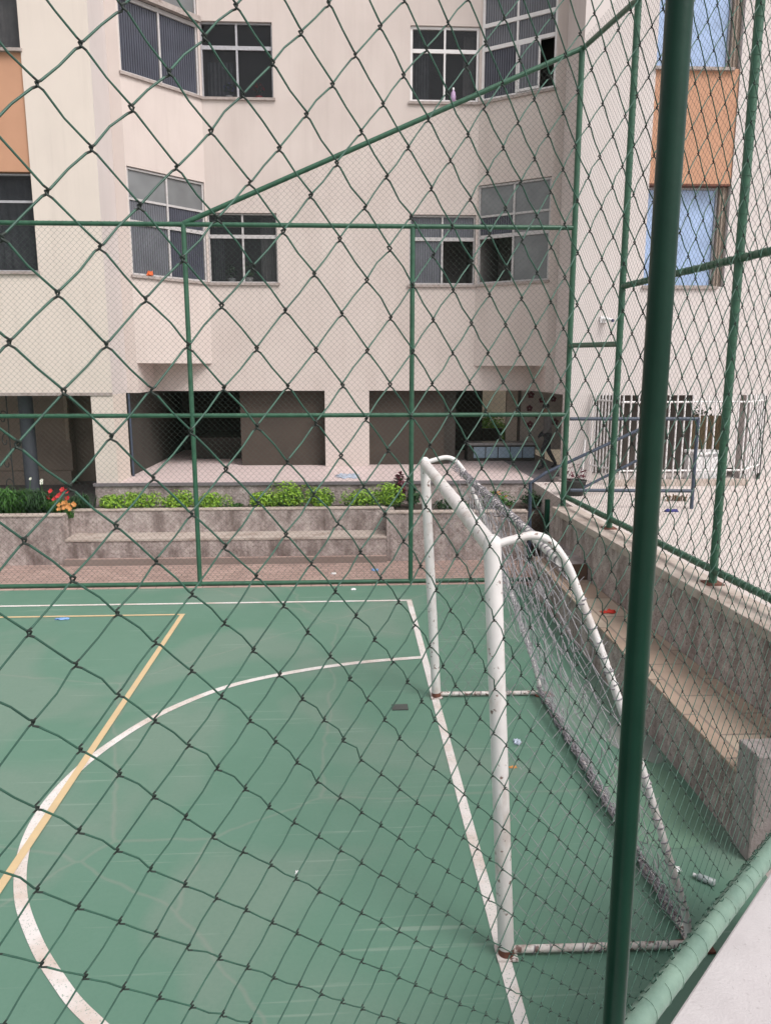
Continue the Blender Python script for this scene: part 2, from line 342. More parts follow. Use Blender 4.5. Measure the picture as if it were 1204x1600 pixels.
# ---- near fence (45 degrees across the corner of the court)
NU = Vector((.71489, .69924, 0)); NN = Vector((.69924, -.71489, 0)); NP = Vector((-.21147, .58509, 2.99686))
def npt(s, z, off=0): q = NP + NU*s + NN*off; return Vector((q.x, q.y, z))
nf = empty('chain_link_fence', npt(1.035, 1.30), 'green chain link fence nearest the viewer with one thick dark green post', 'fence')
def warp(j):
    J = max(-10, min(11, j-7)); return j + .3368*J*J*.01 + .2792*J**3*.001, .5275*(-.0026*J - .0005*J*J)
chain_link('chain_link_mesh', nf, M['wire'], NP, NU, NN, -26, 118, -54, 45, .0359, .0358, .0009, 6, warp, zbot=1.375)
def rib_line(a, b, r, spacing, wr, mb=None):                        # wire ties wound round a pipe
    mb = mb or MB(); a, b = Vector(a), Vector(b); d = (b-a); L = d.length; d.normalize()
    x = d.cross(Vector((0, 0, 1))).normalized(); y = x.cross(d); k = int(L/spacing)
    for i in range(k):
        t0 = i*spacing + random.uniform(0, .3)*spacing; pts = []
        ph = random.uniform(0, 6.3); turns = random.uniform(.7, 1.1)
        for q in range(13):
            f = q/12; an = ph + f*turns*2*PI
            pts.append(a + d*(t0+f*spacing*.35) + (x*math.cos(an)+y*math.sin(an))*(r+wr*.8))
        mb.tube(pts, wr, 5, 0, False)
    return mb
b = MB(); b.tube([npt(.968, 1.12, .03), npt(.968, 5.0, .03)], .0205, 28); b.build('post', M['green_post'], nf)
b = MB(); b.tube([npt(4.18, 1.0, .03), npt(4.18, 5.0, .03)], .0252, 20); b.build('post', M['green_post'], nf)
b = MB(); b.tube([npt(-.9, 1.405), npt(1.17, 1.40), npt(2.1, 1.345), npt(4.18, 1.30)], .0275, 20); tb = b.build('bottom_rail', M['tube_paint'], nf)
b = MB(); b.tube([npt(-.9, 4.85), npt(4.18, 4.85)], .0252, 16); b.build('top_rail', M['green_post'], nf)
b = rib_line(npt(-.1, 1.4023), npt(1.16, 1.40), .0275, .072, .0012)
rib_line(npt(1.18, 1.3994), npt(2.1, 1.345), .0275, .072, .0012, b)
rib_line(npt(2.1, 1.345), npt(4.1, 1.3017), .0275, .072, .0012, b)
b.build('tie_wires', M['tube_paint'], nf)['kind'] = 'stuff'
b = MB()
for i in range(-2, 110):                                            # mesh wires bent over and twisted along the top of the rail
    s0 = i*.0359; zr = 1.402 - max(0, s0-1.17)*.058
    q = [npt(s0+random.uniform(-.004, .004), zr+.040, -.004)]
    a0 = random.uniform(.2, .7)
    for t in range(7):
        an = PI*.62 + t*.42*a0; q.append(npt(s0+t*.004*random.uniform(.5, 1.6), zr+.0292*math.sin(an), .0292*math.cos(an)))
    b.tube(q, .0012, 5, 0, False)
    if random.random() < .6:
        q = npt(s0, zr+.032, random.uniform(-.014, -.002)); pts = [q]
        for _ in range(4): q = q + NU*random.uniform(-.004, .011)+Vector((0, 0, random.uniform(-.005, .006)))+NN*random.uniform(-.006, .004); pts.append(q)
        b.tube(pts, .0014, 5, 0, False)
b.build('wire_ties', M['wire'], nf)['kind'] = 'stuff'

# ---- far fence, Y = 9.7
FY = 9.7
ff = empty('chain_link_fence', (0, FY, 0), 'green chain link fence across the far side of the court with a sloping top rail', 'fence')
def ftop(x): return 4.49 if x < -1.94 else (4.49 + (x+1.94)/(2.78+1.94)*1.99)
chain_link('chain_link_mesh', ff, M['far_wire'], (2.78, FY, 6.6), (1, 0, 0), (0, 1, 0), -250, 0, 0, 185, .0359, .0358, .00125, 3, None, lambda s: ftop(2.78+s), False, zbot=.05)
for x, zt, r in ((-1.945, 4.49, .03), (.805, 4.475, .03), (-4.72, 4.49, .03), (-7.5, 4.49, .03)):
    b = MB(); b.tube([(x, FY, 0), (x, FY, zt)], r, 12); b.build('post', M['green_pipe'], ff)
b = MB(); b.tube([(2.80, FY, 1.03), (2.79, FY, 6.52)], .036, 12); b.build('corner_post', M['green_pipe'], ff)
b = MB(); b.tube([(2.58, FY-.05, 0), (2.58, FY-.05, 1.12)], .036, 12); b.build('post', M['green_post'], ff)
for z, nm, x1 in ((4.49, 'top_rail', 2.8), (2.215, 'middle_rail', 2.8), (.035, 'bottom_rail', 2.56)):
    b = MB(); b.tube([(-8.9, FY, z), (x1, FY, z)], .028, 10); b.build(nm, M['green_pipe'], ff)
b = MB(); b.tube([(-1.94, FY, 4.50), (2.79, FY, 6.50)], .03, 10); b.build('sloping_rail', M['green_pipe'], ff)
b = MB()
for (x0, z0, x1, z1) in ((-5, 4.49, 2.8, 4.49), (-1.94, 4.5, 2.79, 6.5), (-5, 2.215, 2.8, 2.215)): rib_line((x0, FY, z0), (x1, FY, z1), .029, .07, .002, b)
b.build('wire_ties', M['green_pipe'], ff)['kind'] = 'stuff'

# ---- right fence on the retaining wall
def rx(y): return 2.80 + (9.7-y)*.05                              # fence line
def wx(y): return 2.615 + (9.5-y)*.05                             # wall inner face
rf = empty('chain_link_fence', (2.95, 6.5, 1.05), 'tall green chain link fence standing on the concrete wall at the right', 'fence')
ru = Vector((-.05, 1, 0)).normalized()
def r2y(y0, px): return y0
chain_link('chain_link_mesh', rf, M['far_wire'], (rx(9.66), 9.66, 6.6), -ru, (1, 0, 0), 0, 172, 0, 152, .0359, .0358, .00125, 3, None, None, False, zbot=1.19)
for y in (8.14, 5.93, 3.6):
    b = MB(); b.tube([(rx(y), y, 1.06), (rx(y), y, 6.6)], .034, 12); po = b.build('post', M['green_pipe'], rf)
    b = MB(); b.box(rx(y)-.07, rx(y)+.07, y-.07, y+.07, 1.052, 1.064); pl = b.build('base_plate', M['rust']); pl.parent = po
for y0, y1, z0, z1, nm in ((9.7, 8.14, 6.50, 6.36, 'top_rail'), (8.14, 3.6, 6.36, 6.36, 'top_rail'), (9.7, 8.14, 3.08, 3.05, 'middle_rail'), (8.14, 3.6, 3.64, 3.60, 'middle_rail'), (9.6, 3.6, 1.16, 1.17, 'bottom_rail')):
    b = MB(); b.tube([(rx(y0), y0, z0), (rx(y1), y1, z1)], .03, 12); b.build(nm, M['green_pipe'], rf)
b = MB(); rib_line((rx(9.6), 9.6, 1.16), (rx(3.6), 3.6, 1.17), .031, .07, .002, b); rib_line((rx(8.1), 8.1, 3.64), (rx(3.6), 3.6, 3.6), .031, .07, .002, b)
for y in (8.14, 5.93): rib_line((rx(y), y, 1.3), (rx(y)+.001, y, 6.5), .034, .09, .002, b)
b.build('wire_ties', M['green_pipe'], rf)['kind'] = 'stuff'

# ------------------------------------------------------------------ walls and benches round the court
b = MB()
ys = [3.2, 9.5]
b.add([(wx(3.2),3.2,0),(wx(3.2)+.36,3.2,0),(wx(9.5)+.36,9.5,0),(wx(9.5),9.5,0),(wx(3.2),3.2,.97),(wx(3.2)+.36,3.2,.97),(wx(9.5)+.36,9.5,.97),(wx(9.5),9.5,.97)],
      [(0,3,2,1),(4,5,6,7),(0,1,5,4),(1,2,6,5),(2,3,7,6),(3,0,4,7)])
rw = empty('retaining_wall', (2.9, 6.4, 0), 'stained grey concrete retaining wall with a paler flat cap along the right of the court', 'wall')
b.build('wall', M['concrete'], rw)
b = MB()
o0 = Vector((wx(3.2)-.015, 3.2, .972)); o1 = Vector((wx(9.5)-.015, 9.51, .972))
b.obox(o0, (.31, 0, 0), o1-o0, (0, 0, .08)); b.build('cap', M['cap'], rw, .008)
rb = empty('bench', (2.5, 6.7, 0), 'long concrete step bench with tan tiled top against the right wall', 'bench')
b = MB(); b.add([(2.30,4.05,0),(wx(4.05)-.003,4.05,0),(wx(9.3)-.003,9.3,0),(2.33,9.3,0),(2.30,4.05,.425),(wx(4.05)-.003,4.05,.425),(wx(9.3)-.003,9.3,.425),(2.33,9.3,.425)],
      [(0,3,2,1),(4,5,6,7),(0,1,5,4),(1,2,6,5),(2,3,7,6),(3,0,4,7)]); b.build('riser', M['concrete'], rb)
b = MB(); b.add([(2.285,4.045,.427),(wx(4.05)-.004,4.045,.427),(wx(8.3)-.004,9.3,.427),(2.315,9.3,.427),(2.285,4.045,.45),(wx(4.05)-.004,4.045,.45),(wx(9.3)-.004,9.3,.45),(2.315,9.3,.45)],
      [(0,3,2,1),(4,5,6,7),(0,1,5,4),(1,2,6,5),(2,3,7,6),(3,0,4,7)]); b.build('tread', M['tread'], rb, .006)
b = MB(); b.box(2.44, wx(8.2)-.004, 8.2, 9.28, .452, .64); o = b.build('concrete_block', [M['smooth_concrete']], None, .008)
tag(o, 'low concrete block with a brown front at the far end of the tiled bench', 'block')
b = MB(); b.box(2.45, wx(8.2)-.008, 8.185, 8.198, .455, .632); o2 = b.build('front_face', plain('brown_cement', (.12,.075,.055), .9)); o2.parent = o
b = MB(); b.box(2.27, wx(3.9)-.004, 3.83, 4.04, 0, .665); tag(b.build('pier', M['smooth_concrete'], None, .012), 'square grey concrete pier ending the tiled bench at the lower right', 'pier')
# near parapet
pw = empty('parapet', npt(1.5, 0, .2), 'pale painted parapet below the near fence at the lower right corner', 'wall')
b = MB(); b.obox(npt(-3.0, 0, .042), NU*6.6, NN*.24, (0, 0, 1.275)); b.build('wall', M['smooth_concrete'], pw)
b = MB(); b.obox(npt(-3.0, 1.277, .024), NU*6.6, NN*.30, (0, 0, .045)); b.build('cap', M['parapet'], pw, .006)
# far bench recess + planter
fb = empty('bench', (-1.7, 11.1, 0), 'rough concrete step bench recessed into the planter at the far side', 'bench')
b = MB(); b.box(-4.07, .55, 10.88, 11.32, 0, .345); b.build('riser', M['concrete'], fb)
b = MB(); b.box(-4.068, .548, 10.865, 11.318, .347, .383); b.build('tread', M['cap'], fb, .006)
b = MB(); b.box(-4.068, .548, 10.80, 10.878, 0, .10); b.build('foot_course', M['paver'], fb)
pt = empty('planter', (-1, 11.5, 0), 'long rough concrete planter wall below the building, filled with low plants', 'planter')
b = MB(); b.box(-4.07, .55, 11.322, 11.45, 0, .705); b.box(-9, -4.072, 10.88, 11.03, 0, .715); b.box(.552, 2.62, 10.87, 11.02, 0, .715)
b.box(-4.2, -4.072, 11.032, 11.45, 0, .715); b.box(.552, .68, 11.022, 11.45, 0, .715)
b.build('wall', M['concrete'], pt)
b = MB(); b.box(-9, -4.073, 10.865, 11.04, .717, .742); b.box(.553, 2.62, 10.855, 11.03, .717, .742); b.box(-4.07, .55, 11.31, 11.46, .707, .73); b.build('rim', M['cap'], pt, .006)
b = MB(); b.box(-9, -4.202, 11.04, 12.3, 0, .66); b.box(-4.19, .56, 11.46, 11.96, 0, .66); b.box(.69, 2.9, 11.04, 11.96, 0, .66); b.build('soil', M['soil'], pt)
# walkway right of the wall
b = MB(); b.prism([(wx(3.2)+.362, -6), (16, -6), (16, 13.6), (3.46, 13.6), (3.46, 12.0), (2.96, 11.96), (2.96, 9.0), (wx(9)+.362, 9)], -.02, 1.0)
struct(b.build('walkway', M['walk']))

# ------------------------------------------------------------------ apartment building
AB = empty('apartment_building', (0, 13.9, 0), 'cream rendered apartment building with angled bay windows above an open ground floor', 'building')
def wall_panel(mb, o, u, width, z0, z1, holes, depth=.12, m=0, inward=None):
    """vertical wall from point o along u with rectangular holes and reveals going inward"""
    o = Vector((o[0], o[1], 0)); u = Vector((u[0], u[1], 0)).normalized()
    inn = Vector(inward) if inward else Vector((-u.y, u.x, 0))
    xs = sorted({0, width, *[h[0] for h in holes], *[h[1] for h in holes]}); zs = sorted({z0, z1, *[h[2] for h in holes], *[h[3] for h in holes]})
    P = lambda s, z, d=0: o+u*s+inn*d+Vector((0, 0, z))
    for i in range(len(xs)-1):
        for j in range(len(zs)-1):
            cx, cz = (xs[i]+xs[i+1])/2, (zs[j]+zs[j+1])/2
            if any(h[0] < cx < h[1] and h[2] < cz < h[3] for h in holes): continue
            mb.sheet([P(xs[i], zs[j]), P(xs[i+1], zs[j]), P(xs[i+1], zs[j+1]), P(xs[i], zs[j+1])], m)
    for s0, s1, a, c2 in holes:
        for q in ([(s0,a),(s1,a)], [(s1,a),(s1,c2)], [(s1,c2),(s0,c2)], [(s0,c2),(s0,a)]):
            mb.sheet([P(*q[0]), P(*q[0], depth), P(*q[1], depth), P(*q[1])], m)
def window(o, u, width, z0, z1, rows, cols, panes, framem, inset=.07, fw=.035, sill=True, interior=True, open_cells=(), thick_rows=(), drape=()):
    """rows: z fractions of horizontal bars, cols: s fractions of mullions; panes: dict (i,j)->material key, default first"""
    o = Vector((o[0], o[1], 0)); u = Vector((u[0], u[1], 0)).normalized(); inn = Vector((-u.y, u.x, 0))
    base = o+u*width/2+inn*inset+Vector((0, 0, z0))
    rz = math.atan2(u.y, u.x)
    def loc(mb, name, m, par=None):
        ob = mb.build(name, m); ob.parent = par or AB
        return ob
    # local coordinates: x along u, y inward, z up, origin at base
    fr = MB(); W = width/2; H = z1-z0
    fr.box(-W, W, -.025, .025, 0, fw); fr.box(-W, W, -.025, .025, H-fw, H); fr.box(-W, -W+fw, -.023, .023, fw, H-fw); fr.box(W-fw, W, -.023, .023, fw, H-fw)
    zr = [fw]+[r*H for r in rows]+[H-fw]; xc = [-W+fw]+[-W+c_*width for c_ in cols]+[W-fw]
    for q, r in enumerate(rows):
        t = .03 if q in thick_rows else .017
        fr.box(-W+fw, W-fw, -.03 if q in thick_rows else -.02, .02, r*H-t, r*H+t)
    for c_ in cols:
        zz = [fw]+[r*H for r in rows]+[H-fw]
        fr.box(-W+c_*width-.016, -W+c_*width+.016, -.028, .018, fw, H-fw)
    fo = fr.build('window', framem); fo.parent = AB
    fo.matrix_world = Matrix.Translation(base) @ Matrix.Rotation(rz, 4, 'Z')
    fo.matrix_parent_inverse = Matrix.Translation(-Vector(AB.location))
    fo.location = base; fo.rotation_euler = (0, 0, rz)
    bym = {}
    for i in range(len(xc)-1):
        for j in range(len(zr)-1):
            if (i, j) in open_cells: continue
            k = panes.get((i, j), panes.get('*', 'glass')); bym.setdefault(k, []).append((xc[i], xc[i+1], zr[j], zr[j+1]))
    for k, rects in bym.items():
        pb = MB()
        for x0, x1, a, c2 in rects: pb.box(x0+.004, x1-.004, .0, .006, a+.004, c2-.004)
        po = pb.build('pane', M[k]); po.parent = fo
    if sill:
        sb = MB(); sb.box(-W-.03, W+.03, -inset-.035, .03, -.045, -.003); sb.build('sill', M['sill']).parent = fo
    for f0, f1, zt, mk in drape:
        cb = MB(); k_ = 36; vs = [(-W+width*(f0+(f1-f0)*i/k_), .22+.022*math.sin(i*1.15)+.01*math.sin(i*2.7), z) for z in (.02, H*zt) for i in range(k_+1)]
        cb.add(vs, [(i, i+1, k_+2+i, k_+1+i) for i in range(k_)], 0, True); cb.build('curtain', M[mk]).parent = fo
    if interior:
        ib = MB(); d = .9
        ib.add([(-W,.05,-.1),(W,.05,-.1),(W,.05,H),(-W,.05,H),(-W,d,-.1),(W,d,-.1),(W,d,H),(-W,d,H)], [(4,5,6,7),(0,4,7,3),(1,2,6,5),(3,7,6,2),(0,1,5,4)])
        ib.build('room_interior', M['room']).parent = fo
    return fo
wall = MB()
A_, B_ = Vector((-3.42, 12.82, 0)), Vector((-2.39, 13.90, 0)); C_, D_ = Vector((2.27, 13.90, 0)), Vector((3.39, 13.15, 0))
ZL, ZT = 2.40, 15.0; FL = 2.98; LX_ = -3.599
LBw = (B_-A_).length; RBw = (D_-C_).length
# main flat wall from B to C
holesM = []; lw0, lw1 = .012, 1.195; rw0, rw1 = 3.485, 4.648
for k in range(4):
    holesM += [(lw0, lw1, 4.26+k*FL, 5.42+k*FL), (rw0, rw1, 4.245+k*FL, 5.42+k*FL)]
wall_panel(wall, B_, C_-B_, (C_-B_).length, ZL, ZT, holesM)
hl = [(.02, LBw-.02, 4.26+k*FL, 5.90+k*FL) for k in range(4)]
wall_panel(wall, A_, B_-A_, LBw, 2.88, ZT, hl, .1)
hr = [(.02, RBw-.02, 4.255+k*FL, 5.90+k*FL) for k in range(4)]
wall_panel(wall, C_, D_-C_, RBw, 2.84, ZT, hr, .1)
# bay undersides, hidden sides and the wall below them
wall.sheet([(A_.x, A_.y, 2.88), (A_.x, 13.9, 2.88), (B_.x, B_.y, 2.88)]); wall.sheet([(C_.x, C_.y, 2.84), (D_.x, 13.9, 2.84), (D_.x, D_.y, 2.84)])
wall.sheet([(LX_,A_.y,ZL),(A_.x,A_.y,ZL),(A_.x,A_.y,ZT),(LX_,A_.y,ZT)]); wall.sheet([(A_.x,A_.y,ZL),(A_.x,13.9,ZL),(A_.x,13.9,2.88),(A_.x,A_.y,2.88)])
wall.sheet([(D_.x,D_.y,ZL),(3.539,D_.y,ZL),(3.539,D_.y,ZT),(D_.x,D_.y,ZT)]); wall.sheet([(D_.x,13.9,ZL),(D_.x,D_.y,ZL),(D_.x,D_.y,2.84),(D_.x,13.9,2.84)])
wall.sheet([(A_.x,13.9,ZL),(B_.x,13.9,ZL),(B_.x,13.9,2.88),(A_.x,13.9,2.88)]); wall.sheet([(C_.x,13.9,ZL),(D_.x,13.9,ZL),(D_.x,13.9,2.84),(C_.x,13.9,2.84)])
wall.sheet([(-3.6,12.82,ZL),(A_.x,12.82,ZL),(A_.x,13.9,ZL),(-3.6,13.9,ZL)]); wall.sheet([(D_.x,13.15,ZL),(3.54,13.15,ZL),(3.54,13.9,ZL),(D_.x,13.9,ZL)]); wall.sheet([(-3.6,13.9,ZL),(3.54,13.9,ZL),(3.54,17.4,ZL),(-3.6,17.4,ZL)])                       # porch ceiling
wall.sheet([(-3.6,13.9,ZT),(3.54,13.9,ZT),(3.54,17.4,ZT),(-3.6,17.4,ZT)]); wall.sheet([(-9,17.4,ZL),(9,17.4,ZL),(9,17.4,ZT),(-9,17.4,ZT)])
wall.build('wall', M['stucco'], AB)
# left wing
wl = MB(); LX = -3.60
hL = [(4.85, 6.44, 4.20, 8.62), (4.85, 6.44, 4.20+2*FL+.4, 8.62+2*FL)]
wall_panel(wl, (-11, 12.0), (1, 0), 11+LX, ZL, ZT, hL, .16)
wl.sheet([(LX,12.0,ZL),(LX,13.9,ZL),(LX,13.9,ZT),(LX,12.0,ZT)], 1)  # return face takes the paler stucco, painting in its brighter side light
wl.sheet([(-11,12.0,ZL),(LX,12.0,ZL),(LX,17.4,ZL),(-11,17.4,ZL)]); wl.sheet([(-11,12,ZT),(LX,12,ZT),(LX,17.4,ZT),(-11,17.4,ZT)])
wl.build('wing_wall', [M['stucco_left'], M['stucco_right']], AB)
b = MB(); b.box(-11, LX+.004, 11.985, 11.998, 2.385, 2.43); b.build('drip_edge', M['sill'], AB)
for k, (z0, z1, zo) in enumerate(((4.20, 5.60, 7.20), (7.22, 8.62, None))):
    window((-6.15+.012, 12.0), (1, 0), 1.57, z0+.01, z1-.01, [.72], [.5], {'*': 'glass'}, M['alu'], .12, .025)
    if zo:
        b = MB(); b.box(-6.14, -4.572, 12.03, 12.155, z1+.002, zo+.005); b.build('orange_panel', M['orange'], AB)
cb = MB()
for zz0, mm in ((4.25, 0),):
    n_ = 40
    vs = [(-6.1+1.5*i/n_, 12.32+.03*math.sin(i*1.9)+.012*math.sin(i*4.3), z) for z in (4.25, 5.55) for i in range(n_+1)]
    cb.add(vs, [(i, i+1, n_+2+i, n_+1+i) for i in range(n_)], 0, True)
cb.build('curtain', M['curtain'], AB)
cb = MB(); vs = [(-6.1+1.5*i/n_, 12.30+.03*math.sin(i*1.7)+.012*math.sin(i*3.9), z) for z in (7.25, 8.58) for i in range(n_+1)]
cb.add(vs, [(i, i+1, n_+2+i, n_+1+i) for i in range(n_)], 0, True); cb.build('curtain', M['white_curtain'], AB)
# right wing
wr_ = MB(); RX = 3.54; RY = 12.2
hR = [(4.64-RX, 5.93-RX, 4.06, 8.75), (4.64-RX, 5.93-RX, 4.2+2*FL+.4, 8.75+2*FL)]
wall_panel(wr_, (RX, RY), (1, 0), 9, ZL-.03, ZT, hR, .22)
wr_.sheet([(RX,13.9,ZL-.03),(RX,RY,ZL-.03),(RX,RY,ZT),(RX,13.9,ZT)])
wr_.sheet([(RX,RY,ZL-.03),(12.5,RY,ZL-.03),(12.5,17.4,ZL-.03),(RX,17.4,ZL-.03)]); wr_.sheet([(RX,RY,ZT),(12.5,RY,ZT),(12.5,17.4,ZT),(RX,17.4,ZT)])
wr_.box(RX, 3.98, RY, RY+.35, 1.0, ZL-.031); wr_.box(6.52, 12.5, RY, RY+.35, 1.0, ZL-.031)
wr_.build('wing_wall', M['stucco_right'], AB)
for z0, z1, zo in ((4.07, 5.56, 7.22), (7.23, 8.74, None)):
    window((4.652, RY), (1, 0), 1.15, z0, z1, [], [.47], {'*': 'blueglass'}, M['alu'], .18, .03)
    b = MB(); b.box(5.81, 5.922, RY+.10, RY+.21, z0+.003, z1-.003); b.box(5.845, 5.87, RY+.075, RY+.098, z0+.003, z1-.003); b.build('reveal_strip', plain('brown_reveal', (.34,.27,.22), .7), AB)  # brown window reveal, built as an added strip beside the frame
    if zo:
        b = MB(); b.box(4.645, 5.925, RY+.02, RY+.215, z1+.03, zo); b.build('orange_panel', M['orange'], AB)
        b = MB(); b.box(4.646, 5.924, RY+.015, RY+.213, z1+.002, z1+.028); b.build('panel_edge', M['rust'], AB)
# main windows
du, dr = (B_-A_).normalized(), (D_-C_).normalized()
for k in range(3):
    zf = k*FL
    q = A_+du*.022
    if k == 0:
        window(q, du, LBw-.044, 4.27, 5.89, [.50, .715], [.5], {(0,0):'rib', (1,0):'ribdark', (0,1):'rib', (1,1):'ribdark', '*':'greyglass'}, M['frame'], .05, .03, thick_rows=(0,))
    else:
        window(q, du, LBw-.044, 4.27+zf, 5.89+zf, [.66], [.5], {(0,0):'ribdark', (1,0):'ribdark', '*':'greyglass'}, M['frame'], .05, .03, thick_rows=(0,))
    q = B_+Vector((lw0+.002, 0, 0))
    window(q, (1,0), lw1-lw0-.004, 4.265+zf, 5.415+zf, [.67], [.5], {'*':'glass'}, M['frame'] if k == 0 else M['alu'], .07, .022, thick_rows=(0,), drape=((.02,.20,.98,'curtain'),(.74,.98,.98,'white_curtain')) if k == 0 else ((.05,.42,.55,'curtain'),))
    q = B_+Vector((rw0+.002, 0, 0))
    if k == 0: window(q, (1,0), rw1-rw0-.004, 4.25, 5.415, [.66], [.5], {(0,0):'rib', (0,1):'rib', (1,1):'rib', '*':'glass'}, M['frame'], .07, .03, open_cells=((1,0),), thick_rows=(0,))
    else: window(q, (1,0), rw1-rw0-.004, 4.25+zf, 5.415+zf, [.68], [.5], {'*':'glass'}, M['white_bar'], .06, .04, thick_rows=(0,), drape=((.03,.30,.97,'curtain'),(.80,.97,.97,'white_curtain')))
    q = C_+dr*.022
    if k == 0: window(q, dr, RBw-.044, 4.26, 5.89, [.48, .69], [.5], {(1,0):'greyglass', (1,1):'greyglass', (0,1):'ribdark', '*':'greyglass'}, M['frame'], .05, .03, open_cells=((0,0),), thick_rows=(0,))
    else: window(q, dr, RBw-.044, 4.26+zf, 5.89+zf, [.49, .71], [.48], {(0,0):'ribdark', '*':'rib'}, M['white_bar'], .05, .042, open_cells=((1,0),) if k == 1 else (), thick_rows=(0, 1))
# sash left open on the second floor bay
sb = MB(); q0 = C_+dr*(RBw*.48+.03)+Vector((0,0,4.30+FL)); wv = dr*.38; nv = Vector((-dr.y, dr.x, 0))*.02
for a, c2, zz0, zz1 in ((0,1,0,.04),(0,1,.70,.74),(0,.08,.04,.70),(.92,1,.04,.70)):
    sb.obox(q0+wv*a+Vector((0,0,zz0)), wv*(c2-a), nv, (0,0,zz1-zz0))
so_ = sb.build('sliding_sash', M['white_bar'], AB)
pb = MB(); pb.obox(q0+wv*.08+nv*.3+Vector((0,0,.04)), wv*.84, nv*.2, (0,0,.66)); pb.build('pane', M['rib'], AB).parent = so_
# grimy ledge on the second-floor left bay
lb = MB(); q = A_+du*.0+Vector((0, 0, 8.36)); lb.obox(q+Vector((0,0,0))-Vector((-du.y, du.x, 0))*.07, du*LBw, Vector((-du.y, du.x, 0))*.09, (0, 0, .085)); lb.build('ledge', M['sill'], AB)

# ground floor: columns, porch, infill walls
b = MB(); b.box(-3.93, -3.60, 12.0, 12.72, .66, ZL-.002); b.build('column', M['stucco_left'], AB)
b = MB(); b.box(-.415, .385, 13.90, 14.3, 1.032, ZL-.002); b.build('column', M['stucco'], AB)
b = MB(); b.tube([(-3.57, 12.76, 1.03), (-3.57, 12.76, 2.39)], .02, 8); b.build('downpipe', M['blue_metal'], AB)
b = MB(); b.box(-3.94, 3.0, 12.0, 17.4, 0, 1.03); b.build('porch_floor', M['porch_floor'], AB)
b = MB(); b.box(-3.95, 3.0, 11.968, 11.998, .66, .985); b.build('plinth', M['concrete'], AB)
b = MB(); b.box(-3.97, 3.01, 11.94, 11.998, .987, 1.034); b.build('coping', M['coping'], AB)
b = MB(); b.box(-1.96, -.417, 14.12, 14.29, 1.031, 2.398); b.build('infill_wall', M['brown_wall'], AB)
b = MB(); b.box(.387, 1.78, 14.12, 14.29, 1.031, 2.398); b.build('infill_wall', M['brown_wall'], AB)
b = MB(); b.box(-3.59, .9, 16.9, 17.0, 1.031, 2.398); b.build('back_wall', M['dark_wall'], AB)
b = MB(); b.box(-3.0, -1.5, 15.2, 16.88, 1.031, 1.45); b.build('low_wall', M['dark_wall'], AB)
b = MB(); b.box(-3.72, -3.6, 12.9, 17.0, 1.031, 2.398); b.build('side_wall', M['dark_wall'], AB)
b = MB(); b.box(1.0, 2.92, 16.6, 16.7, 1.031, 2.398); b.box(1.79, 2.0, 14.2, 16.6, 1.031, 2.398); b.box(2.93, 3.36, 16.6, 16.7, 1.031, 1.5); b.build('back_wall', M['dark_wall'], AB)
b = MB(); b.box(3.12, 3.34, 15.0, 15.1, 1.031, 2.398); b.build('panel', plain('beige_panel', (.42,.35,.29), .8), AB)
# flowered panel beside the stairs: cream board with red painted flowers
mp_ = MB(); mp_.box(3.40, 4.5, 15.02, 15.08, 1.2, 2.398); fp = mp_.build('flowered_panel', plain('cream_board', (.45,.40,.36), .8), AB)
fl = MB()
for (x, z, r) in ((3.60, 2.28, .07), (3.82, 2.18, .06), (3.58, 2.02, .065), (3.74, 1.86, .05), (3.60, 1.70, .07), (3.86, 1.95, .06), (4.05, 2.2, .06), (4.1, 1.75, .07)):
    for p_ in range(5):
        a = p_*2*PI/5+.3; fl.add([(x+math.cos(a)*r*.6+r*.45*math.cos(t), 15.017, z+math.sin(a)*r*.6+r*.45*math.sin(t)) for t in [i*PI/4 for i in range(8)]], [tuple(range(8))])
fl.build('painted_flowers', M['leaf_red'], fp)['kind'] = 'stuff'
b = MB(); b.box(3.36, 3.40, 15.0, 15.1, 1.031, 2.398); b.build('post', M['boards'], AB)
bn = empty('tiled_bench', (3.0, 14.8, 1.03), 'low bench with glossy pale blue tiled front inside the porch', 'bench')
b = MB(); b.box(2.30, 3.62, 14.6, 15.0, 1.032, 1.33); b.build('base', [M['dark_wall']], bn)
b = MB()
for i in range(5): b.box(2.42+i*.24, 2.64+i*.24, 14.585, 14.598, 1.09, 1.30)
b.build('tiles', plain('blue_tile', (.30,.40,.50), .15), bn)
b = MB(); b.box(2.29, 3.63, 14.57, 15.0, 1.332, 1.38); b.build('top', plain('grey_stone_top', (.30,.29,.29), .3), bn, .006)
# ground floor of the left wing
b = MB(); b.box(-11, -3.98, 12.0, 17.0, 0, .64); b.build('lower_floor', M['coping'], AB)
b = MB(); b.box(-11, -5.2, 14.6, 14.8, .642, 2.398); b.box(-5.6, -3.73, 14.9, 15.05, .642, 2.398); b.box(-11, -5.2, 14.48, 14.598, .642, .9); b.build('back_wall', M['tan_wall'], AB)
b = MB(); b.box(-5.27, -5.21, 14.55, 14.598, 1.45, 2.39); b.build('door_trim', plain('pale_trim', (.48,.38,.30), .7), AB)
b = MB(); b.tube([(-5.12, 12.5, .642), (-5.12, 12.5, 2.398)], .11, 20); b.build('column', plain('grey_blue_column', (.055,.06,.075), .6), AB)
gr = MB()
for q in range(4):
    cz = .95+q*.36
    gr.tube([(-5.42+.07*math.cos(t)*(1-t/9), 12.35, cz+.13*math.sin(t)*(1-t/9)) for t in [i*.35 for i in range(20)]], .008, 6)
gr.tube([(-5.35, 12.35, .65), (-5.35, 12.35, 2.39)], .01, 6); gr.tube([(-5.62, 12.35, .65), (-5.62, 12.35, 2.39)], .01, 6)
tag(gr.build('scroll_grille', M['iron']), 'black wrought iron grille with scrolls at the left edge under the wing', 'grille')
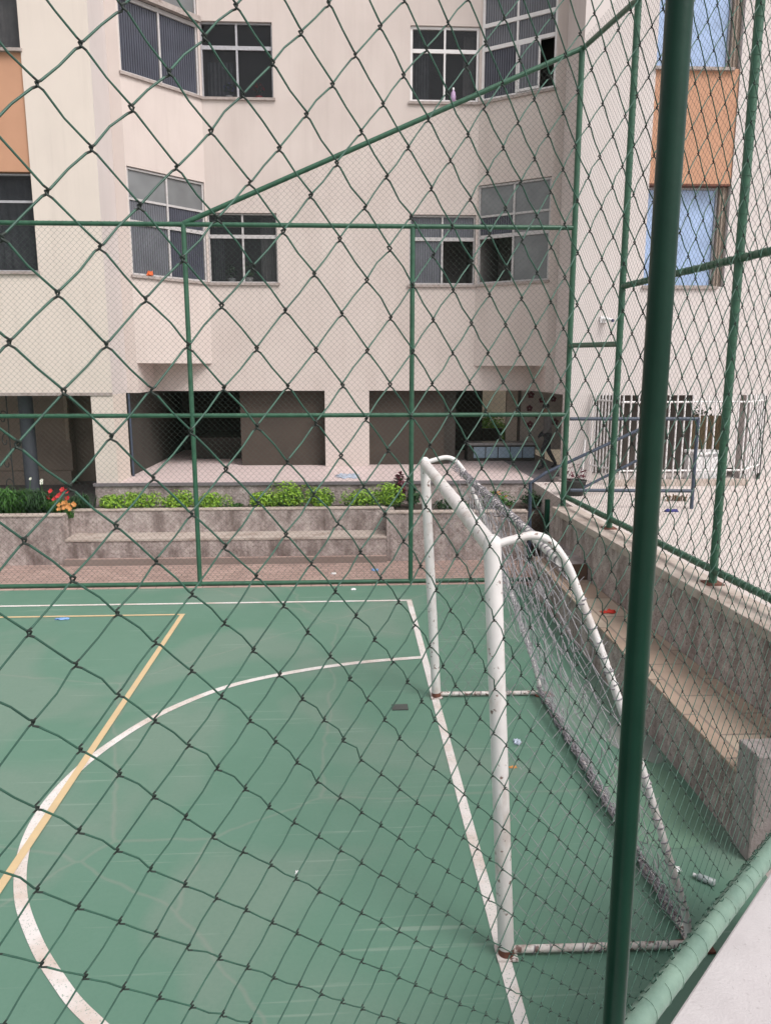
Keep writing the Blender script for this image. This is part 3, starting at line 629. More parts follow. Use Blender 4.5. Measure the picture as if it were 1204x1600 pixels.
# right wing interior behind the white fence
b = MB(); b.box(3.99, 5.95, 13.0, 13.08, 1.0, 2.366); b.build('board_wall', M['boards'], AB)
b = MB(); b.box(5.97, 6.9, 13.6, 13.7, 1.0, 1.95); b.build('yellow_wall', plain('yellow_render', (.62,.48,.30), .9), AB)
# rear court seen through the porch
bw = MB(); bw.box(1, 9, 20.5, 20.7, 0, 5); tag(bw.build('boundary_wall', plain('cream_render', (.62,.56,.44), .9)), 'cream boundary wall seen through the opening at the back of the porch', 'wall')

# small wall light / camera on the right wing
sc_ = empty('security_camera', (4.02, RY-.05, 3.55), 'small white security camera high on the right wing wall', 'camera')
b = MB(); b.box(3.98, 4.08, RY-.03, RY-.002, 3.50, 3.60); b.build('mount', M['white_box'], sc_)
b = MB(); b.tube([(4.03, RY-.03, 3.56), (4.12, RY-.16, 3.53)], .03, 12); bd = b.build('body', M['white_box'], sc_)
b = MB(); b.tube([(4.121, RY-.161, 3.5298), (4.135, RY-.18, 3.525)], .024, 12); b.build('lens', plain('dark_blue_lens', (.02,.03,.10), .1), sc_)

# ------------------------------------------------------------------ goal
G0, G1 = 3.2, 6.15; GX = .742
gl = empty('soccer_goal', (GX, (G0+G1)/2, 0), 'white metal soccer goal with chipped paint, rusty feet and a torn net', 'goal')
def gp(y, x, z): return (x, y, z)
topx = GX-.122
for y in (G0, G1):
    b = MB(); b.tube([(GX, y, .012), (topx, y, 2.045), (topx-.001, y, 2.075), (topx-.002, y, 2.088)], [.039, .039, .034, .018], 20); po = b.build('post', M['white_metal'], gl)
    b = MB(); b.box(GX-.05, GX+.05, y-.05, y+.05, .005, .014); b.build('base_plate', M['rust_white']).parent = po
    b = MB(); b.tube([(GX, y, .0145), (GX-.003, y, .05)], .0402, 16); b.build('rusty_collar', M['rust']).parent = po
b = MB(); b.tube([(topx+.004, G0+.03, 2.03), (topx+.004, G1-.03, 2.03)], .039, 20); b.build('crossbar', M['white_metal'], gl)
side = [(topx+.03,2.05),(.72,2.07),(.80,2.085),(.87,2.06),(.93,1.99),(.97,1.92),(1.02,1.80),(1.13,1.54),(1.24,1.26),(1.355,.955),(1.51,.50),(1.60,.24),(1.645,.05)]
for y in (G0, G1):
    b = MB(); b.tube([(x, y, z) for x, z in smooth_pts(side, 4)], .0185, 14); b.build('side_tube', M['white_metal'], gl)
    b = MB(); b.tube([(GX+.03, y, .032), (1.66, y, .024)], .0185, 12); b.build('ground_bar', M['rust_white'], gl)
    b = MB(); b.box(1.60, 1.76, y-.045, y+.045, .003, .014); b.build('foot_plate', M['rust'], gl)
b = MB(); b.tube([(.925, G0, 1.965), (.925, G1, 1.965)], .022, 14); b.build('back_top_bar', M['white_metal'], gl)
b = MB(); b.tube([(1.655, G0, .026), (1.655, G1, .026)], .0195, 12); b.build('back_ground_bar', M['rust_white'], gl)
# net: diamond cords on back and sides, loose and sagging
bk = MB()
prof = smooth_pts(side[5:], 5); prof = [(x, z) for x, z in prof]
dl = [0]
for i in range(1, len(prof)): dl.append(dl[-1]+math.hypot(prof[i][0]-prof[i-1][0], prof[i][1]-prof[i-1][1]))
def along(d):
    d = max(0, min(dl[-1], d))
    for i in range(1, len(dl)):
        if d <= dl[i]:
            f = (d-dl[i-1])/(dl[i]-dl[i-1]+1e-9); return prof[i-1][0]*(1-f)+prof[i][0]*f, prof[i-1][1]*(1-f)+prof[i][1]*f
    return prof[-1]
Ltot = dl[-1]; ny, nd = 34, 24
def netp(i, j):
    y = G0 + (G1-G0)*i/ny; d = Ltot*j/nd; x, z = along(d)
    sag = math.sin(PI*j/nd)*math.sin(PI*i/ny)
    hsh = math.sin(i*12.9+j*78.2)*43758.5; hsh -= math.floor(hsh)
    return Vector((x - .10*sag + .03*(hsh-.5), y + .03*math.sin(i*1.7+j*.9), z - .07*sag + .03*math.sin(i*2.3+j*1.1)))
for i in range(ny+1):
    for j in range(nd):
        if random.random() < .04: continue
        if (i+j) % 2 == 0:
            for di in (-1, 1):
                if 0 <= i+di <= ny: bk.tube([netp(i, j), (netp(i, j)+netp(i+di, j+1))/2+Vector((.004, 0, -.008)), netp(i+di, j+1)], .0023, 4, 0, False)
        elif j+1 <= nd:
            for di in (-1, 1):
                if 0 <= i+di <= ny and (i+di+j) % 2 == 1 and random.random() < .0: pass
for i in range(ny+1):
    for j in range(nd):
        if (i+j) % 2 == 1:
            pass
for i in range(0, ny+1):                                            # slack second fold hanging under the back bar
    for j in range(0, 9):
        if (i+j) % 2 == 0 and random.random() < .93:
            for di in (-1, 1):
                if 0 <= i+di <= ny: bk.tube([netp(i, j)+Vector((-.07, .04, -.04)), netp(i+di, j+1)+Vector((-.07-.01*math.sin(i), .04, -.05+.02*math.sin(i*2.1)))], .0022, 4, 0, False)
bk.build('net', M['net'], gl)['kind'] = 'stuff'
tw = MB()                                                            # net cord laced round the frame tubes
for y in (G0, G1):
    q_ = [Vector((x, y, z)) for x, z in smooth_pts(side[3:], 4)]
    for a_, b_ in zip(q_, q_[1:]): rib_line(a_, b_, .0185, .05, .0035, tw)
rib_line((.925, G0, 1.965), (.925, G1, 1.965), .022, .06, .0035, tw)
for y in (G0, G1): rib_line((GX+.1, y, .031), (1.62, y, .025), .0185, .085, .003, tw)
rib_line((1.655, G0, .026), (1.655, G1, .026), .0195, .05, .0035, tw)
tw.build('lacing', M['netdark'], gl)['kind'] = 'stuff'
sdn = MB()
for y in (G0, G1):
    for q in range(13):                                             # side netting between post, side tube and ground bar
        z0 = .05+q*.155
        xb = None
        for (xa, za), (xc_, zc) in zip(side[2:], side[3:]):
            if za >= z0 >= zc: xb = xa+(xc_-xa)*(za-z0)/(za-zc+1e-9)
        if xb is None: continue
        xp = GX + (topx-GX)*z0/2.05
        n_ = max(1, int((xb-xp)/.11))
        for e in range(n_):
            xa0 = xp+(xb-xp)*e/n_; xa1 = xp+(xb-xp)*(e+1)/n_
            up = z0+.155
            if random.random() < .85: sdn.tube([(xa0, y+.01*math.sin(e*2+q), z0), (xa1-.01, y+.012*math.sin(e+q*2), min(up, 2.0)-.01)], .0014, 4, 0, False)
            if random.random() < .85: sdn.tube([(xa1-.01, y+.01*math.sin(e+q), z0), (xa0, y-.01, min(up, 2.0)-.01)], .0014, 4, 0, False)
sdn.build('side_net', M['net'], gl)['kind'] = 'stuff'
bn_ = MB()                                                           # net bunched on bars
def bunch(a, b, n, amp, r):
    a, b = Vector(a), Vector(b)
    for s in range(n):
        pts = []; ph = random.uniform(0, 6); k = 36
        for i in range(k+1):
            f = i/k; pts.append(a.lerp(b, f)+Vector((amp*math.sin(i*1.3+ph)+random.gauss(0, amp*.5), random.gauss(0, .02), amp*math.cos(i*1.1+ph*2)+random.gauss(0, amp*.5))))
        bn_.tube(pts, r, 4, 0, False)
bunch((1.63, G0+.15, .075), (1.62, G1-.05, .085), 10, .02, .004)
bunch((.90, G0+.55, 1.99), (.90, G1-.15, 2.0), 4, .016, .0026)
bunch((.78, G0+.5, 2.05), (.82, G1-.2, 2.06), 3, .02, .0025)
bn_.build('bunched_net', M['netdark'], gl)['kind'] = 'stuff'

# ------------------------------------------------------------------ drain, litter
b = MB(); b.box(.345, .48, 5.91, 6.02, .001, .006); dg = b.build('drain_grate', M['iron']); tag(dg, 'small square iron floor drain beside the far goal post', 'drain')
b = MB()
for i in range(5): b.box(.348, .477, 5.915+i*.021, 5.923+i*.021, .0062, .009)
b.build('bars', plain('worn_grate', (.13,.14,.13), .6)).parent = dg
def rag(name, loc, sx, sy, h, m, label, cat, seed=0):
    r = random.Random(seed); mb = MB(); n_ = 9; vs = []
    for i in range(n_):
        for j in range(n_):
            x = (i/(n_-1)-.5)*sx*(1+.25*math.sin(j*1.7+seed)); y = (j/(n_-1)-.5)*sy*(1+.3*math.sin(i*1.3+seed))
            e = min(i, j, n_-1-i, n_-1-j)
            vs.append((loc[0]+x, loc[1]+y, loc[2]+.002+(h*r.random() if e else h*.1*r.random())))
    mb.add(vs, [(i*n_+j, (i+1)*n_+j, (i+1)*n_+j+1, i*n_+j+1) for i in range(n_-1) for j in range(n_-1)], 0, True)
    o = mb.build(name, m); s = o.modifiers.new('solid', 'SOLIDIFY'); s.thickness = .002
    return tag(o, label, cat)
rag('cloth', (2.52, 7.02, .451), .13, .07, .035, plain('red_cloth', (.72,.05,.03), .7), 'crumpled bright red cloth lying on the tiled bench', 'cloth', 1)
rag('plastic_bag', (1.26, 5.3, .0), .05, .06, .03, plain('pale_plastic', (.55,.62,.75), .3), 'crumpled pale blue plastic bag on the court behind the goal mouth', 'bag', 2)
rag('wrapper', (-3.25, 8.42, .004), .14, .05, .02, plain('blue_wrapper', (.22,.38,.70), .4), 'blue wrapper lying on the tan line at the far left of the court', 'wrapper', 3)
rag('wrapper', (.36, 10.35, .006), .09, .07, .03, plain('light_blue_wrapper', (.25,.42,.75), .4), 'small blue wrapper on the brick paving beyond the far fence', 'wrapper', 4)
rag('paper_scrap', (-.22, 10.2, .006), .07, .05, .02, M['white_box'], 'white paper scrap on the brick paving near the middle of the far fence', 'paper', 5)
rag('paper_scrap', (.05, 9.45, .0), .06, .05, .02, M['white_box'], 'white paper scrap on the green court just inside the far fence', 'paper', 6)
rag('paper_scrap', (-.31, 3.87, .0), .018, .026, .008, M['white_box'], 'tiny pale scrap lying alone on the green court inside the arc', 'paper', 7)
rag('paper_scrap', (1.83, 3.79, .0), .06, .04, .012, M['white_box'], 'flat white scrap on the court between the goal and the bench', 'paper', 8)
rag('leaf', (1.15, 4.95, .0), .05, .03, .01, M['petal_orange'], 'dry orange leaf on the court behind the goal', 'leaf', 9)
rag('cloth', (4.10, 9.35, 1.0), .16, .06, .04, plain('navy_cloth', (.03,.03,.16), .8), 'dark blue cloth dropped on the raised walkway', 'cloth', 10)
rag('tarp', (-.02, 12.6, 1.031), .36, .5, .03, plain('pale_blue_plastic', (.40,.47,.58), .35), 'pale blue plastic sheet lying on the porch floor', 'sheet', 11)
# plastic bottle on its side
bo = empty('plastic_bottle', (1.95, 3.68, .0), 'clear white plastic bottle lying on the court beside the bench', 'bottle')
dv = Vector((-.75, .65, 0)).normalized(); p0 = Vector((1.99, 3.64, .02))
b = MB(); b.tube([p0+dv*t for t in (0,.003,.075,.085,.10,.105)], [.012,.02,.02,.019,.009,.008], 14); b.build('body', plain('milky_plastic', (.40,.45,.46), .25), bo)
b = MB(); b.tube([p0+dv*.106, p0+dv*.118], .010, 12); b.build('cap', M['white_box'], bo)

# ------------------------------------------------------------------ plants
def leaf_faces(mb, c, r, n, ls, m=0, flat=.7, lift=0):
    for _ in range(n):
        while True:
            d = Vector((random.uniform(-1,1), random.uniform(-1,1), random.uniform(-.55,1)))
            if .25 < d.length < 1: break
        d.length = d.length**.5
        p_ = Vector((c[0]+d.x*r[0], c[1]+d.y*r[1], c[2]+d.z*r[2]))
        nn = (d+Vector((random.gauss(0,.5), random.gauss(0,.5), random.gauss(.4,.5)))).normalized()
        t = nn.cross(Vector((random.gauss(0,1), random.gauss(0,1), random.gauss(0,1)))).normalized(); s_ = nn.cross(t)
        l = ls*random.uniform(.6, 1.3); w_ = l*random.uniform(.35, .55)
        mb.add([p_-t*l*.5, p_-s_*w_*.5+nn*l*.08, p_+t*l*.5-nn*l*.1, p_+s_*w_*.5+nn*l*.08], [(0,1,2,3)], m)
def bush(px, py, wd, dp, ht, m, n, ls, label, z=.665, name='bush', cat='bush', group='low bushes along the planter', clumps=5, extra=None):
    o = empty(name, (px, py, z), label, cat, group)
    mb = MB(); st = MB()
    for k in range(clumps):
        a = random.uniform(0, 6.3); q = random.uniform(0, .75)
        cx, cy = px+math.cos(a)*q*wd/2, py+math.sin(a)*q*dp/2
        hh = ht*random.uniform(.6, 1)
        leaf_faces(mb, (cx, cy, z+hh*.55), (wd*.28*random.uniform(.6,1.2), dp*.3, hh*.5), int(n//clumps*.7), ls*random.uniform(.8,1.2)); leaf_faces(mb, (cx, cy+.02, z+hh*.45), (wd*.3, dp*.3, hh*.5), int(n//clumps*.35), ls*.9, 1)
        st.tube([(px+(cx-px)*.3, py+(cy-py)*.3, z-.01), (cx, cy, z+hh*.6)], [.008, .003], 5)
    mb.build('foliage', [m, M['leaf_green'] if m is M['leaf_lime'] else M['leaf_dark']], o); st.build('stems', M['stem'], o)
    if extra:
        em, en, es = extra; e = MB(); leaf_faces(e, (px, py, z+ht*.75), (wd*.4, dp*.35, ht*.3), en, es); e.build('flowers', em, o)['kind'] = 'stuff'
    return o
def X(px, Y): return (px-545)/1211*Y
GB = 'lime green bushes in the planter'
for (px, wd, ht, lab) in (
    (172, .34, .17, 'lime bush in the planter beside the foot of the pale corner column'),
    (218, .46, .20, 'rounded lime bush below the porch edge, right of the corner column'),
    (268, .44, .19, 'lime bush below the porch, just left of the first far fence post'),
    (330, .36, .17, 'small lime bush just right of the first far fence post'),
    (408, .40, .18, 'lime bush at the left end of the middle clump below the porch'),
    (452, .50, .27, 'tallest lime bush in the middle clump below the porch'),
    (505, .40, .22, 'yellowish lime bush at the right end of the middle clump'),
    (572, .44, .23, 'lime bush below the wide porch column'),
    (612, .40, .27, 'bright bush touching the crimson plant by the second fence post')):
    bush(X(px, 11.62), 11.60+random.uniform(-.04,.04), wd*1.4, .40, ht*1.6, M['leaf_lime'], 1300, .05, lab, group=GB, clumps=9)
bush(X(548,11.7), 11.72, .3, .2, .10, M['leaf_green'], 160, .05, 'low dark green ground plant between two lime bushes', clumps=3, group=None, name='plant', cat='plant')
bush(X(368,11.7), 11.72, .3, .2, .09, M['leaf_green'], 160, .05, 'low green sprigs filling the gap left of the middle clump', clumps=3, group=None, name='plant', cat='plant')
bush(X(628,11.7), 11.75, .26, .24, .62, M['leaf_red'], 260, .085, 'tall crimson leaved plant behind the far goal post', group=None, name='crimson_plant', cat='plant')
bush(X(648,11.6), 11.6, .22, .2, .42, M['leaf_dark'], 160, .10, 'dark broad leaved plant beside the crimson plant', group=None, name='plant', cat='plant')
bush(X(705,11.3), 11.35, .7, .4, .20, M['leaf_dark'], 420, .06, 'dark low shrub behind the far goal post and crossbar', group=None)
bush(X(778,11.4), 11.4, .6, .4, .30, M['leaf_green'], 420, .06, 'green shrub with orange blossoms above the crossbar', group=None, extra=(M['petal_orange'], 22, .05))
bush(X(845,11.5), 11.5, .5, .4, .30, M['leaf_dark'], 360, .07, 'dark green shrub beside the blue handrail post', group=None)
bush(X(872,11.6), 11.7, .3, .3, .42, M['leaf_red'], 160, .06, 'reddish shrub behind the fence corner at the end of the planter', group=None)
def grass_plant(px, py, z, n, ln, spread, m, label, flower=None, name='grass_plant', stand=0):
    o = empty(name, (px, py, z), label, 'plant'); mb = MB()
    for _ in range(n):
        a = random.uniform(0, 6.3); r = random.uniform(0, spread*.4); bx, by = px+math.cos(a)*r, py+math.sin(a)*r*.5
        a2 = random.uniform(0, 6.3); L = ln*random.uniform(.6, 1.2); d = Vector((math.cos(a2), math.sin(a2), 0)); s_ = Vector((-d.y, d.x, 0))*.011
        p0 = Vector((bx, by, z)); p1 = p0+d*L*.25+Vector((0,0,L*.7)); p2 = p0+d*L*.75+Vector((0,0,L*.75*random.uniform(.4,1)))
        mb.add([p0-s_, p0+s_, p1+s_*.8, p1-s_*.8, p2], [(0,1,2,3),(3,2,4)])
    mb.build('leaves', m, o)
    if flower:
        fm, k, hz, fs = flower; fb_ = MB(); stb = MB()
        for _ in range(k):
            q = Vector((px+random.uniform(-.5,.5)*spread, py+random.uniform(-.3,.3)*spread, z+hz*random.uniform(.7,1.15)))
            stb.tube([(q.x*.7+px*.3, q.y, z), q], .004, 4)
            for e in range(6):
                a = e*PI/3; e1_ = Vector((1, 0, .2)); e2_ = Vector((random.uniform(-.3,.3), .35, .95)); d = (e1_*math.cos(a)+e2_*math.sin(a)+Vector((0,-.3,0)))*fs; s_ = (e2_*math.cos(a)-e1_*math.sin(a))*fs*.42
                fb_.add([q, q+d*.6-s_, q+d, q+d*.6+s_], [(0,1,2,3)])
        fb_.build('flowers', fm, o)['kind'] = 'stuff'; stb.build('flower_stems', M['leaf_green'], o)['kind'] = 'stuff'
    return o
grass_plant(X(10,11.35), 11.35, .65, 300, .48, .6, M['leaf_green'], 'long leaved green clump with small white flowers at the left edge', (M['petal_white'], 4, .46, .024))
grass_plant(X(52,11.35), 11.4, .65, 300, .44, .55, M['leaf_dark'], 'dark grassy clump between the white flowers and red flowers', (M['petal_white'], 2, .46, .03))
grass_plant(X(118,11.5), 11.6, .65, 160, .32, .42, M['leaf_dark'], 'short grassy clump at the planter corner right of the red flowers')
grass_plant(X(85,11.3), 11.3, .65, 130, .30, .34, M['leaf_green'], 'bedding plant with red blooms in the planter at the left', (M['petal_red'], 8, .36, .04), 'flowering_plant')
grass_plant(X(98,11.1), 11.12, .65, 40, .14, .22, M['leaf_green'], 'bedding plant with orange blooms at the planter edge', (M['petal_orange'], 16, .2, .035), 'flowering_plant')
bush(3.7, 19.2, 2.6, .8, 2.0, leaf('sunlit_leaf', (.16,.30,.02), (.07,.17,.015)), 3600, .12, 'sunlit yellow green shrub seen through the back of the porch', z=.0, name='shrub', cat='shrub', group=None)
grass_plant(X(1040,11), 10.15, 1.0, 40, .10, .5, plain('dry_weed', (.16,.10,.06), .9), 'flat dry brown weeds on the walkway by the blue railing')
# pot with plant at the corner
pp = empty('plant_pot', (3.25, 10.7, 1.0), 'dark ribbed plant pot with dry stems behind the fence corner', 'pot')
b = MB(); b.lathe((3.25, 10.7, 1.0), [(0,0),(.12,0),(.16,.2),(.17,.22),(.15,.22),(.14,.19),(0,.19)], 0, 18); b.build('pot', M['iron'], pp)
b = MB(); leaf_faces(b, (3.25, 10.7, 1.3), (.16, .16, .16), 70, .06); b.build('foliage', M['leaf_red'], pp)

# ------------------------------------------------------------------ handrails, white bar fence
hrl = empty('handrail', (2.58, 10.6, 0), 'steel blue pipe handrail sloping up to the right beside the planter', 'handrail')
b = MB(); b.tube([(2.60, 10.6, 0), (2.575, 10.6, 1.20)], .025, 10); b.build('post', M['blue_metal'], hrl)
b = MB(); b.tube([(4.12, 10.6, 1.0), (4.12, 10.6, 1.95)], .022, 10); b.build('post', M['blue_metal'], hrl)
b = MB(); b.tube([(2.575, 10.6, 1.19), (2.80, 10.6, 1.345), (4.12, 10.6, 1.955)], .023, 10); b.build('top_rail', M['blue_metal'], hrl)
b = MB(); b.tube([(3.30, 10.6, 1.10), (4.12, 10.6, 1.52)], .02, 10); b.build('middle_rail', M['blue_metal'], hrl)
gr2 = empty('guard_rail', (3.6, 9.55, 1.0), 'steel blue rectangular pipe guard rail on the raised walkway', 'railing')
for nm, a, b2 in (('post', (4.45, 9.55, 1.0), (4.45, 9.55, 2.18)), ('top_rail', (2.82, 9.62, 2.165), (4.46, 9.55, 2.165)), ('bottom_rail', (2.86, 9.62, 1.245), (4.44, 9.55, 1.235))):
    b = MB(); b.tube([a, b2], .023, 10); b.build(nm, M['blue_metal'], gr2)
wf = empty('bar_fence', (5.2, 11.5, 1.0), 'white vertical bar fence with a curb in front of the right wing', 'fence')
def bars(p, q, n, z0, z1, nm='bars', jit=0):
    mb = MB(); p, q = Vector(p), Vector(q)
    for i in range(n):
        v = p.lerp(q, i/(n-1) if n > 1 else 0); mb.tube([(v.x, v.y, z0), (v.x, v.y, z1+random.uniform(-jit, jit))], .014, 6)
    return mb
for i in range(17):
    x = 4.18+i*(6.10-4.18)/16; b = MB(); b.tube([(x, 11.5, 1.10), (x, 11.5, 2.40)], .013, 6); b.build('bar', M['white_bar'], wf)
for z in (2.29, 1.235):
    b = MB(); b.tube([(4.16, 11.515, z), (6.12, 11.515, z)], .016, 8); b.build('rail', M['white_bar'], wf)
    b = MB(); b.tube([(6.12, 11.515, z), (6.74, 12.16, z)], .016, 8); b.build('rail', M['white_bar'], wf)
for i in range(7):
    f = (i+1)/7; b = MB(); b.tube([(6.12+.62*f, 11.5+.65*f, 1.10), (6.12+.62*f, 11.5+.65*f, 2.40)], .012, 6); b.build('bar', M['white_bar'], wf)
b = MB(); b.box(4.1, 6.2, 11.44, 11.56, 1.002, 1.10); b.build('curb', M['cap'], wf)
b = MB(); b.tube([(6.76, 12.17, 1.0), (6.76, 12.17, 2.36)], .025, 8); b.build('dark_post', M['iron'], wf)
gt = empty('gate', (3.9, 11.9, 1.0), 'white bar gate leaf standing open at the left of the white fence', 'gate')
for i in range(9):
    f = i/8; x, y = 4.14-.22*f, 11.56+.6*f
    b = MB(); b.tube([(x, y, 1.14), (x, y, 2.42)], .013, 6); b.build('bar', M['white_bar'], gt)
for z in (2.30, 1.25):
    b = MB(); b.tube([(4.14, 11.56, z), (3.92, 12.16, z)], .014, 8); b.build('rail', M['white_bar'], gt)
b = MB(); b.tube([(3.49, 11.2, 1.0), (3.52, 11.2, 1.75)], .02, 8); tag(b.build('bollard', M['white_bar']), 'thin white metal post standing alone left of the gate', 'post')
wbx = empty('chest', (5.7, 11.9, 1.0), 'white box chest behind the bars at the right end of the fence', 'chest')
b = MB(); b.box(5.46, 5.96, 11.68, 12.12, 1.01, 1.44); b.build('body', M['white_box'], wbx, .03)
b = MB(); b.box(5.45, 5.97, 11.66, 12.14, 1.445, 1.50); b.build('lid', M['white_box'], wbx, .02)
b = MB(); b.box(5.65, 5.78, 11.645, 11.658, 1.46, 1.48); b.build('handle', M['alu'], wbx)
bush(6.35, 14.2, .9, .5, .4, M['leaf_green'], 260, .08, 'shrub behind the yellow wall at the right', z=1.75, name='shrub', cat='shrub', group=None)

# ------------------------------------------------------------------ things in the windows
def potplant(x, y, z, s, potm, leafm, label, flower=None):
    o = empty('potted_plant', (x, y, z), label, 'plant')
    b = MB(); b.lathe((x, y, z), [(0,0),(.04*s,0),(.06*s,.1*s),(.05*s,.1*s),(0,.09*s)], 0, 12); b.build('pot', potm, o)
    b = MB(); leaf_faces(b, (x, y, z+.2*s), (.08*s, .06*s, .1*s), 50, .06*s); b.build('foliage', leafm, o)
    if flower: b = MB(); leaf_faces(b, (x, y, z+.22*s), (.09*s, .06*s, .08*s), 26, .05*s); b.build('flowers', flower, o)['kind'] = 'stuff'
potplant(-2.02, 14.06, 4.235, 1.2, plain('grey_pot', (.40,.42,.44), .6), M['leaf_dark'], 'grey potted plant inside the lower left flat window')
potplant(-1.72, 14.06, 4.235, 1.3, plain('white_pot', (.6,.6,.6), .5), M['leaf_green'], 'yellow green potted plant with white pot in the lower left flat window')
potplant(-1.45, 14.06, 4.235+FL, 1.0, plain('red_pot', (.5,.03,.04), .5), M['leaf_dark'], 'red flowered plant inside the upper left flat window', M['petal_red'])
potplant(-1.95, 14.06, 4.235+FL, 1.0, plain('white_glazed_pot', (.6,.6,.62), .4), M['leaf_dark'], 'white potted plant with blue flowers in the upper left flat window', plain('blue_petal', (.08,.10,.45)))
q = A_+du*.32+Vector((-du.y, du.x, 0))*(-.012)
rag('cloth', (q.x, q.y, 4.27), .10, .05, .09, plain('orange_cloth', (.70,.13,.03), .7), 'small orange red cloth on the sill of the lower left bay window', 'cloth', 14)
dt = empty('bottle', (1.83, 13.93, 4.24+FL), 'lilac detergent bottle on the sill of the upper right flat window', 'bottle')
b = MB(); b.lathe((1.83, 13.925, 4.246+FL), [(0,0),(.042,0),(.044,.10),(.036,.16),(.016,.19),(.015,.2)], 0, 12); b.build('body', plain('lilac_plastic', (.55,.38,.60), .35), dt)
b = MB(); b.lathe((1.83, 13.925, 4.446+FL), [(.018,0),(.018,.035),(0,.036)], 0, 10); b.build('cap', M['white_box'], dt)

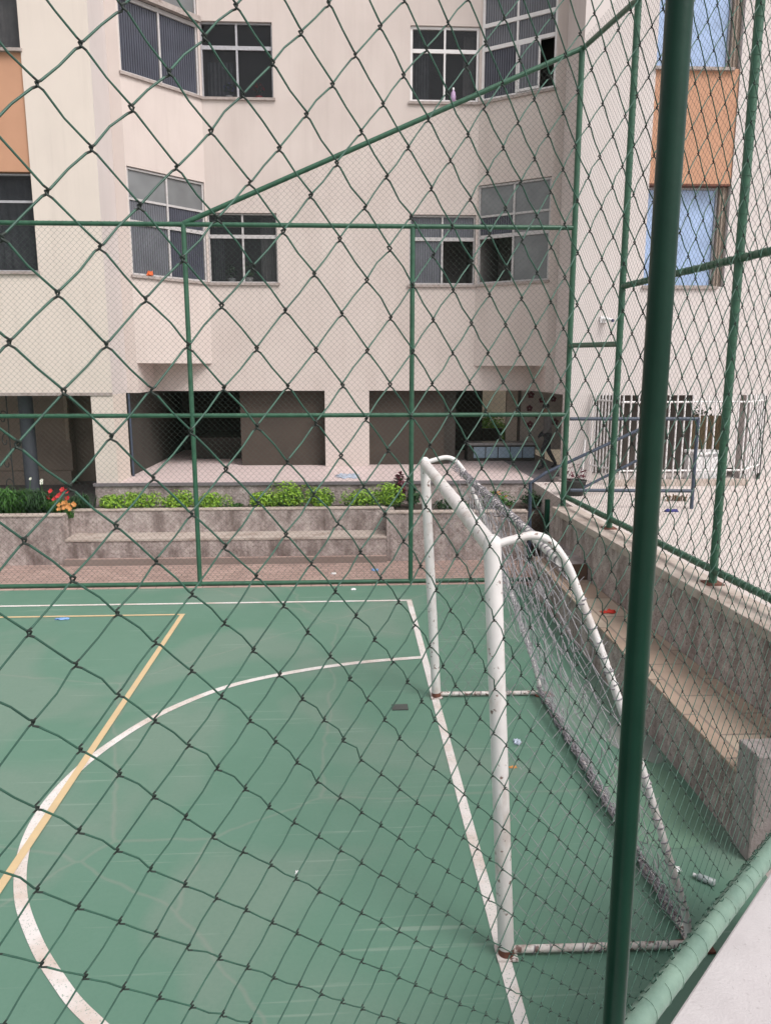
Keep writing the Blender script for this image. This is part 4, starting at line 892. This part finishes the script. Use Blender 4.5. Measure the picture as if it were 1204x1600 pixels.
# ------------------------------------------------------------------ person on the porch steps
def person(loc, s, rz):
    o = empty('person', loc, 'person in a dark cap, grey shirt and dark trousers walking on the porch', 'person')
    sk = [('pel',(0,0,.92),.13),('sp',(0.01,0,1.12),.125),('ch',(.03,0,1.34),.145),('nk',(.05,0,1.50),.055),('hd',(.08,0,1.60),.085),('ht',(.08,0,1.70),.075),
          ('hl',(0,.09,.88),.10),('kl',(.16,.10,.50),.068),('al',(.12,.10,.09),.045),('tl',(.28,.11,.035),.035),
          ('hr',(0,-.09,.88),.10),('kr',(-.06,-.10,.50),.068),('ar',(-.28,-.10,.14),.045),('tr',(-.16,-.11,.03),.035),
          ('shl',(.03,.19,1.42),.062),('ell',(.02,.25,1.15),.046),('wrl',(.18,.22,.97),.032),('hnl',(.25,.21,.92),.028),
          ('shr',(.03,-.19,1.42),.062),('elr',(-.06,-.25,1.16),.046),('wrr',(.10,-.24,.98),.032),('hnr',(.16,-.23,.92),.028)]
    idx = {n: i for i, (n, _, _) in enumerate(sk)}
    ed = [('pel','sp'),('sp','ch'),('ch','nk'),('nk','hd'),('hd','ht'),('pel','hl'),('hl','kl'),('kl','al'),('al','tl'),('pel','hr'),('hr','kr'),('kr','ar'),('ar','tr'),
          ('ch','shl'),('shl','ell'),('ell','wrl'),('wrl','hnl'),('ch','shr'),('shr','elr'),('elr','wrr'),('wrr','hnr')]
    vs = [Vector(p_) for _, p_, _ in sk]; rs = [r for _, _, r in sk]; E_ = [(idx[a], idx[b_]) for a, b_ in ed]
    for hand, el in (('hnl','wrl'), ('hnr','wrr')):                 # four fingers and a thumb rooted in each palm
        hp = vs[idx[hand]]; d = (hp-vs[idx[el]]).normalized()
        for f in range(4):
            off = Vector((0, (f-1.5)*.018, 0)); L = (.065,.075,.072,.055)[f]
            vs.append(hp+off+d*L*.5); rs.append(.0085); vs.append(hp+off+d*L+Vector((.004,0,-.02))); rs.append(.007)
            E_ += [(idx[hand], len(vs)-2), (len(vs)-2, len(vs)-1)]
        vs.append(hp+Vector((.02, .03 if hand == 'hnr' else -.03, -.01))); rs.append(.010); E_.append((idx[hand], len(vs)-1))
    me = bpy.data.meshes.new('body'); me.from_pydata([v*s for v in vs], E_, []); ob = bpy.data.objects.new('body', me); C.objects.link(ob)
    md = ob.modifiers.new('skin', 'SKIN'); md.use_smooth_shade = True
    for i, v in enumerate(me.skin_vertices[0].data): v.radius = (rs[i]*s, rs[i]*s*(1.0)); v.use_root = (i == 0)
    ob.modifiers.new('sub', 'SUBSURF').levels = 2; ob.modifiers['sub'].render_levels = 2
    # skin / clothing by height on one surface
    m = bpy.data.materials.new('clothed_figure'); m.use_nodes = True; n = m.node_tree.nodes; L = m.node_tree.links; p_ = n['Principled BSDF']; p_.inputs['Roughness'].default_value = .8
    tc = n.new('ShaderNodeTexCoord'); sp = n.new('ShaderNodeSeparateXYZ'); L.new(tc.outputs['Object'], sp.inputs[0])
    dv_ = n.new('ShaderNodeMath'); dv_.operation = 'DIVIDE'; dv_.inputs[1].default_value = 2*s; L.new(sp.outputs['Z'], dv_.inputs[0])
    r = n.new('ShaderNodeValToRGB'); r.color_ramp.interpolation = 'CONSTANT'; L.new(dv_.outputs[0], r.inputs[0]); e = r.color_ramp.elements
    e[0].position = 0; e[0].color = (.02,.02,.022,1); e[1].position = .045; e[1].color = (.016,.016,.02,1)
    for pos, col in ((.50, (.085,.08,.08)), (.745, (.16,.085,.06))):
        x = e.new(pos); x.color = (*col, 1)
    L.new(r.outputs[0], p_.inputs['Base Color']); me.materials.append(m)
    ob.parent = o
    cp = MB(); cp.lathe((.08*s, 0, 1.655*s), [(.098*s,0),(.10*s,.03*s),(.085*s,.085*s),(.04*s,.11*s),(0,.115*s)], 0, 14)
    cp.add([(.15*s,-.07*s,1.665*s),(.25*s,-.05*s,1.655*s),(.25*s,.05*s,1.655*s),(.15*s,.07*s,1.665*s)], [(0,1,2,3)]); cp.build('cap', plain('black_cap', (.012,.012,.014), .8)).parent = o
    fc = MB()
    for sy in (-1, 1): fc.ball((.160*s, sy*.032*s, 1.625*s), .010*s)
    fc.build('eyes', M['iron']).parent = o
    ns = MB(); ns.tube([(.158*s,0,1.635*s), (.188*s,0,1.59*s), (.165*s,0,1.58*s)], [.008*s,.014*s,.008*s], 8); ns.build('nose', plain('skin', (.16,.085,.06), .6)).parent = o
    bagb = MB(); bagb.lathe((.0, -.26*s, .86*s), [(0,0),(.09*s,.01*s),(.11*s,.12*s),(.06*s,.2*s),(.02*s,.24*s)], 0, 12); bg_ = bagb.build('bag', plain('black_bag', (.012,.012,.014), .5))
    o.rotation_euler = (0, 0, rz)
    bg_.matrix_world = Matrix.Translation(loc) @ Matrix.Rotation(rz, 4, 'Z'); tag(bg_, 'small black bag held by the person on the porch', 'bag')
    return o
person((3.50, 13.25, 1.03), .66, PI)
b = MB(); b.box(3.002, 3.9, 12.6, 17.4, 0, 1.028); struct(b.build('porch_path', M['coping']))
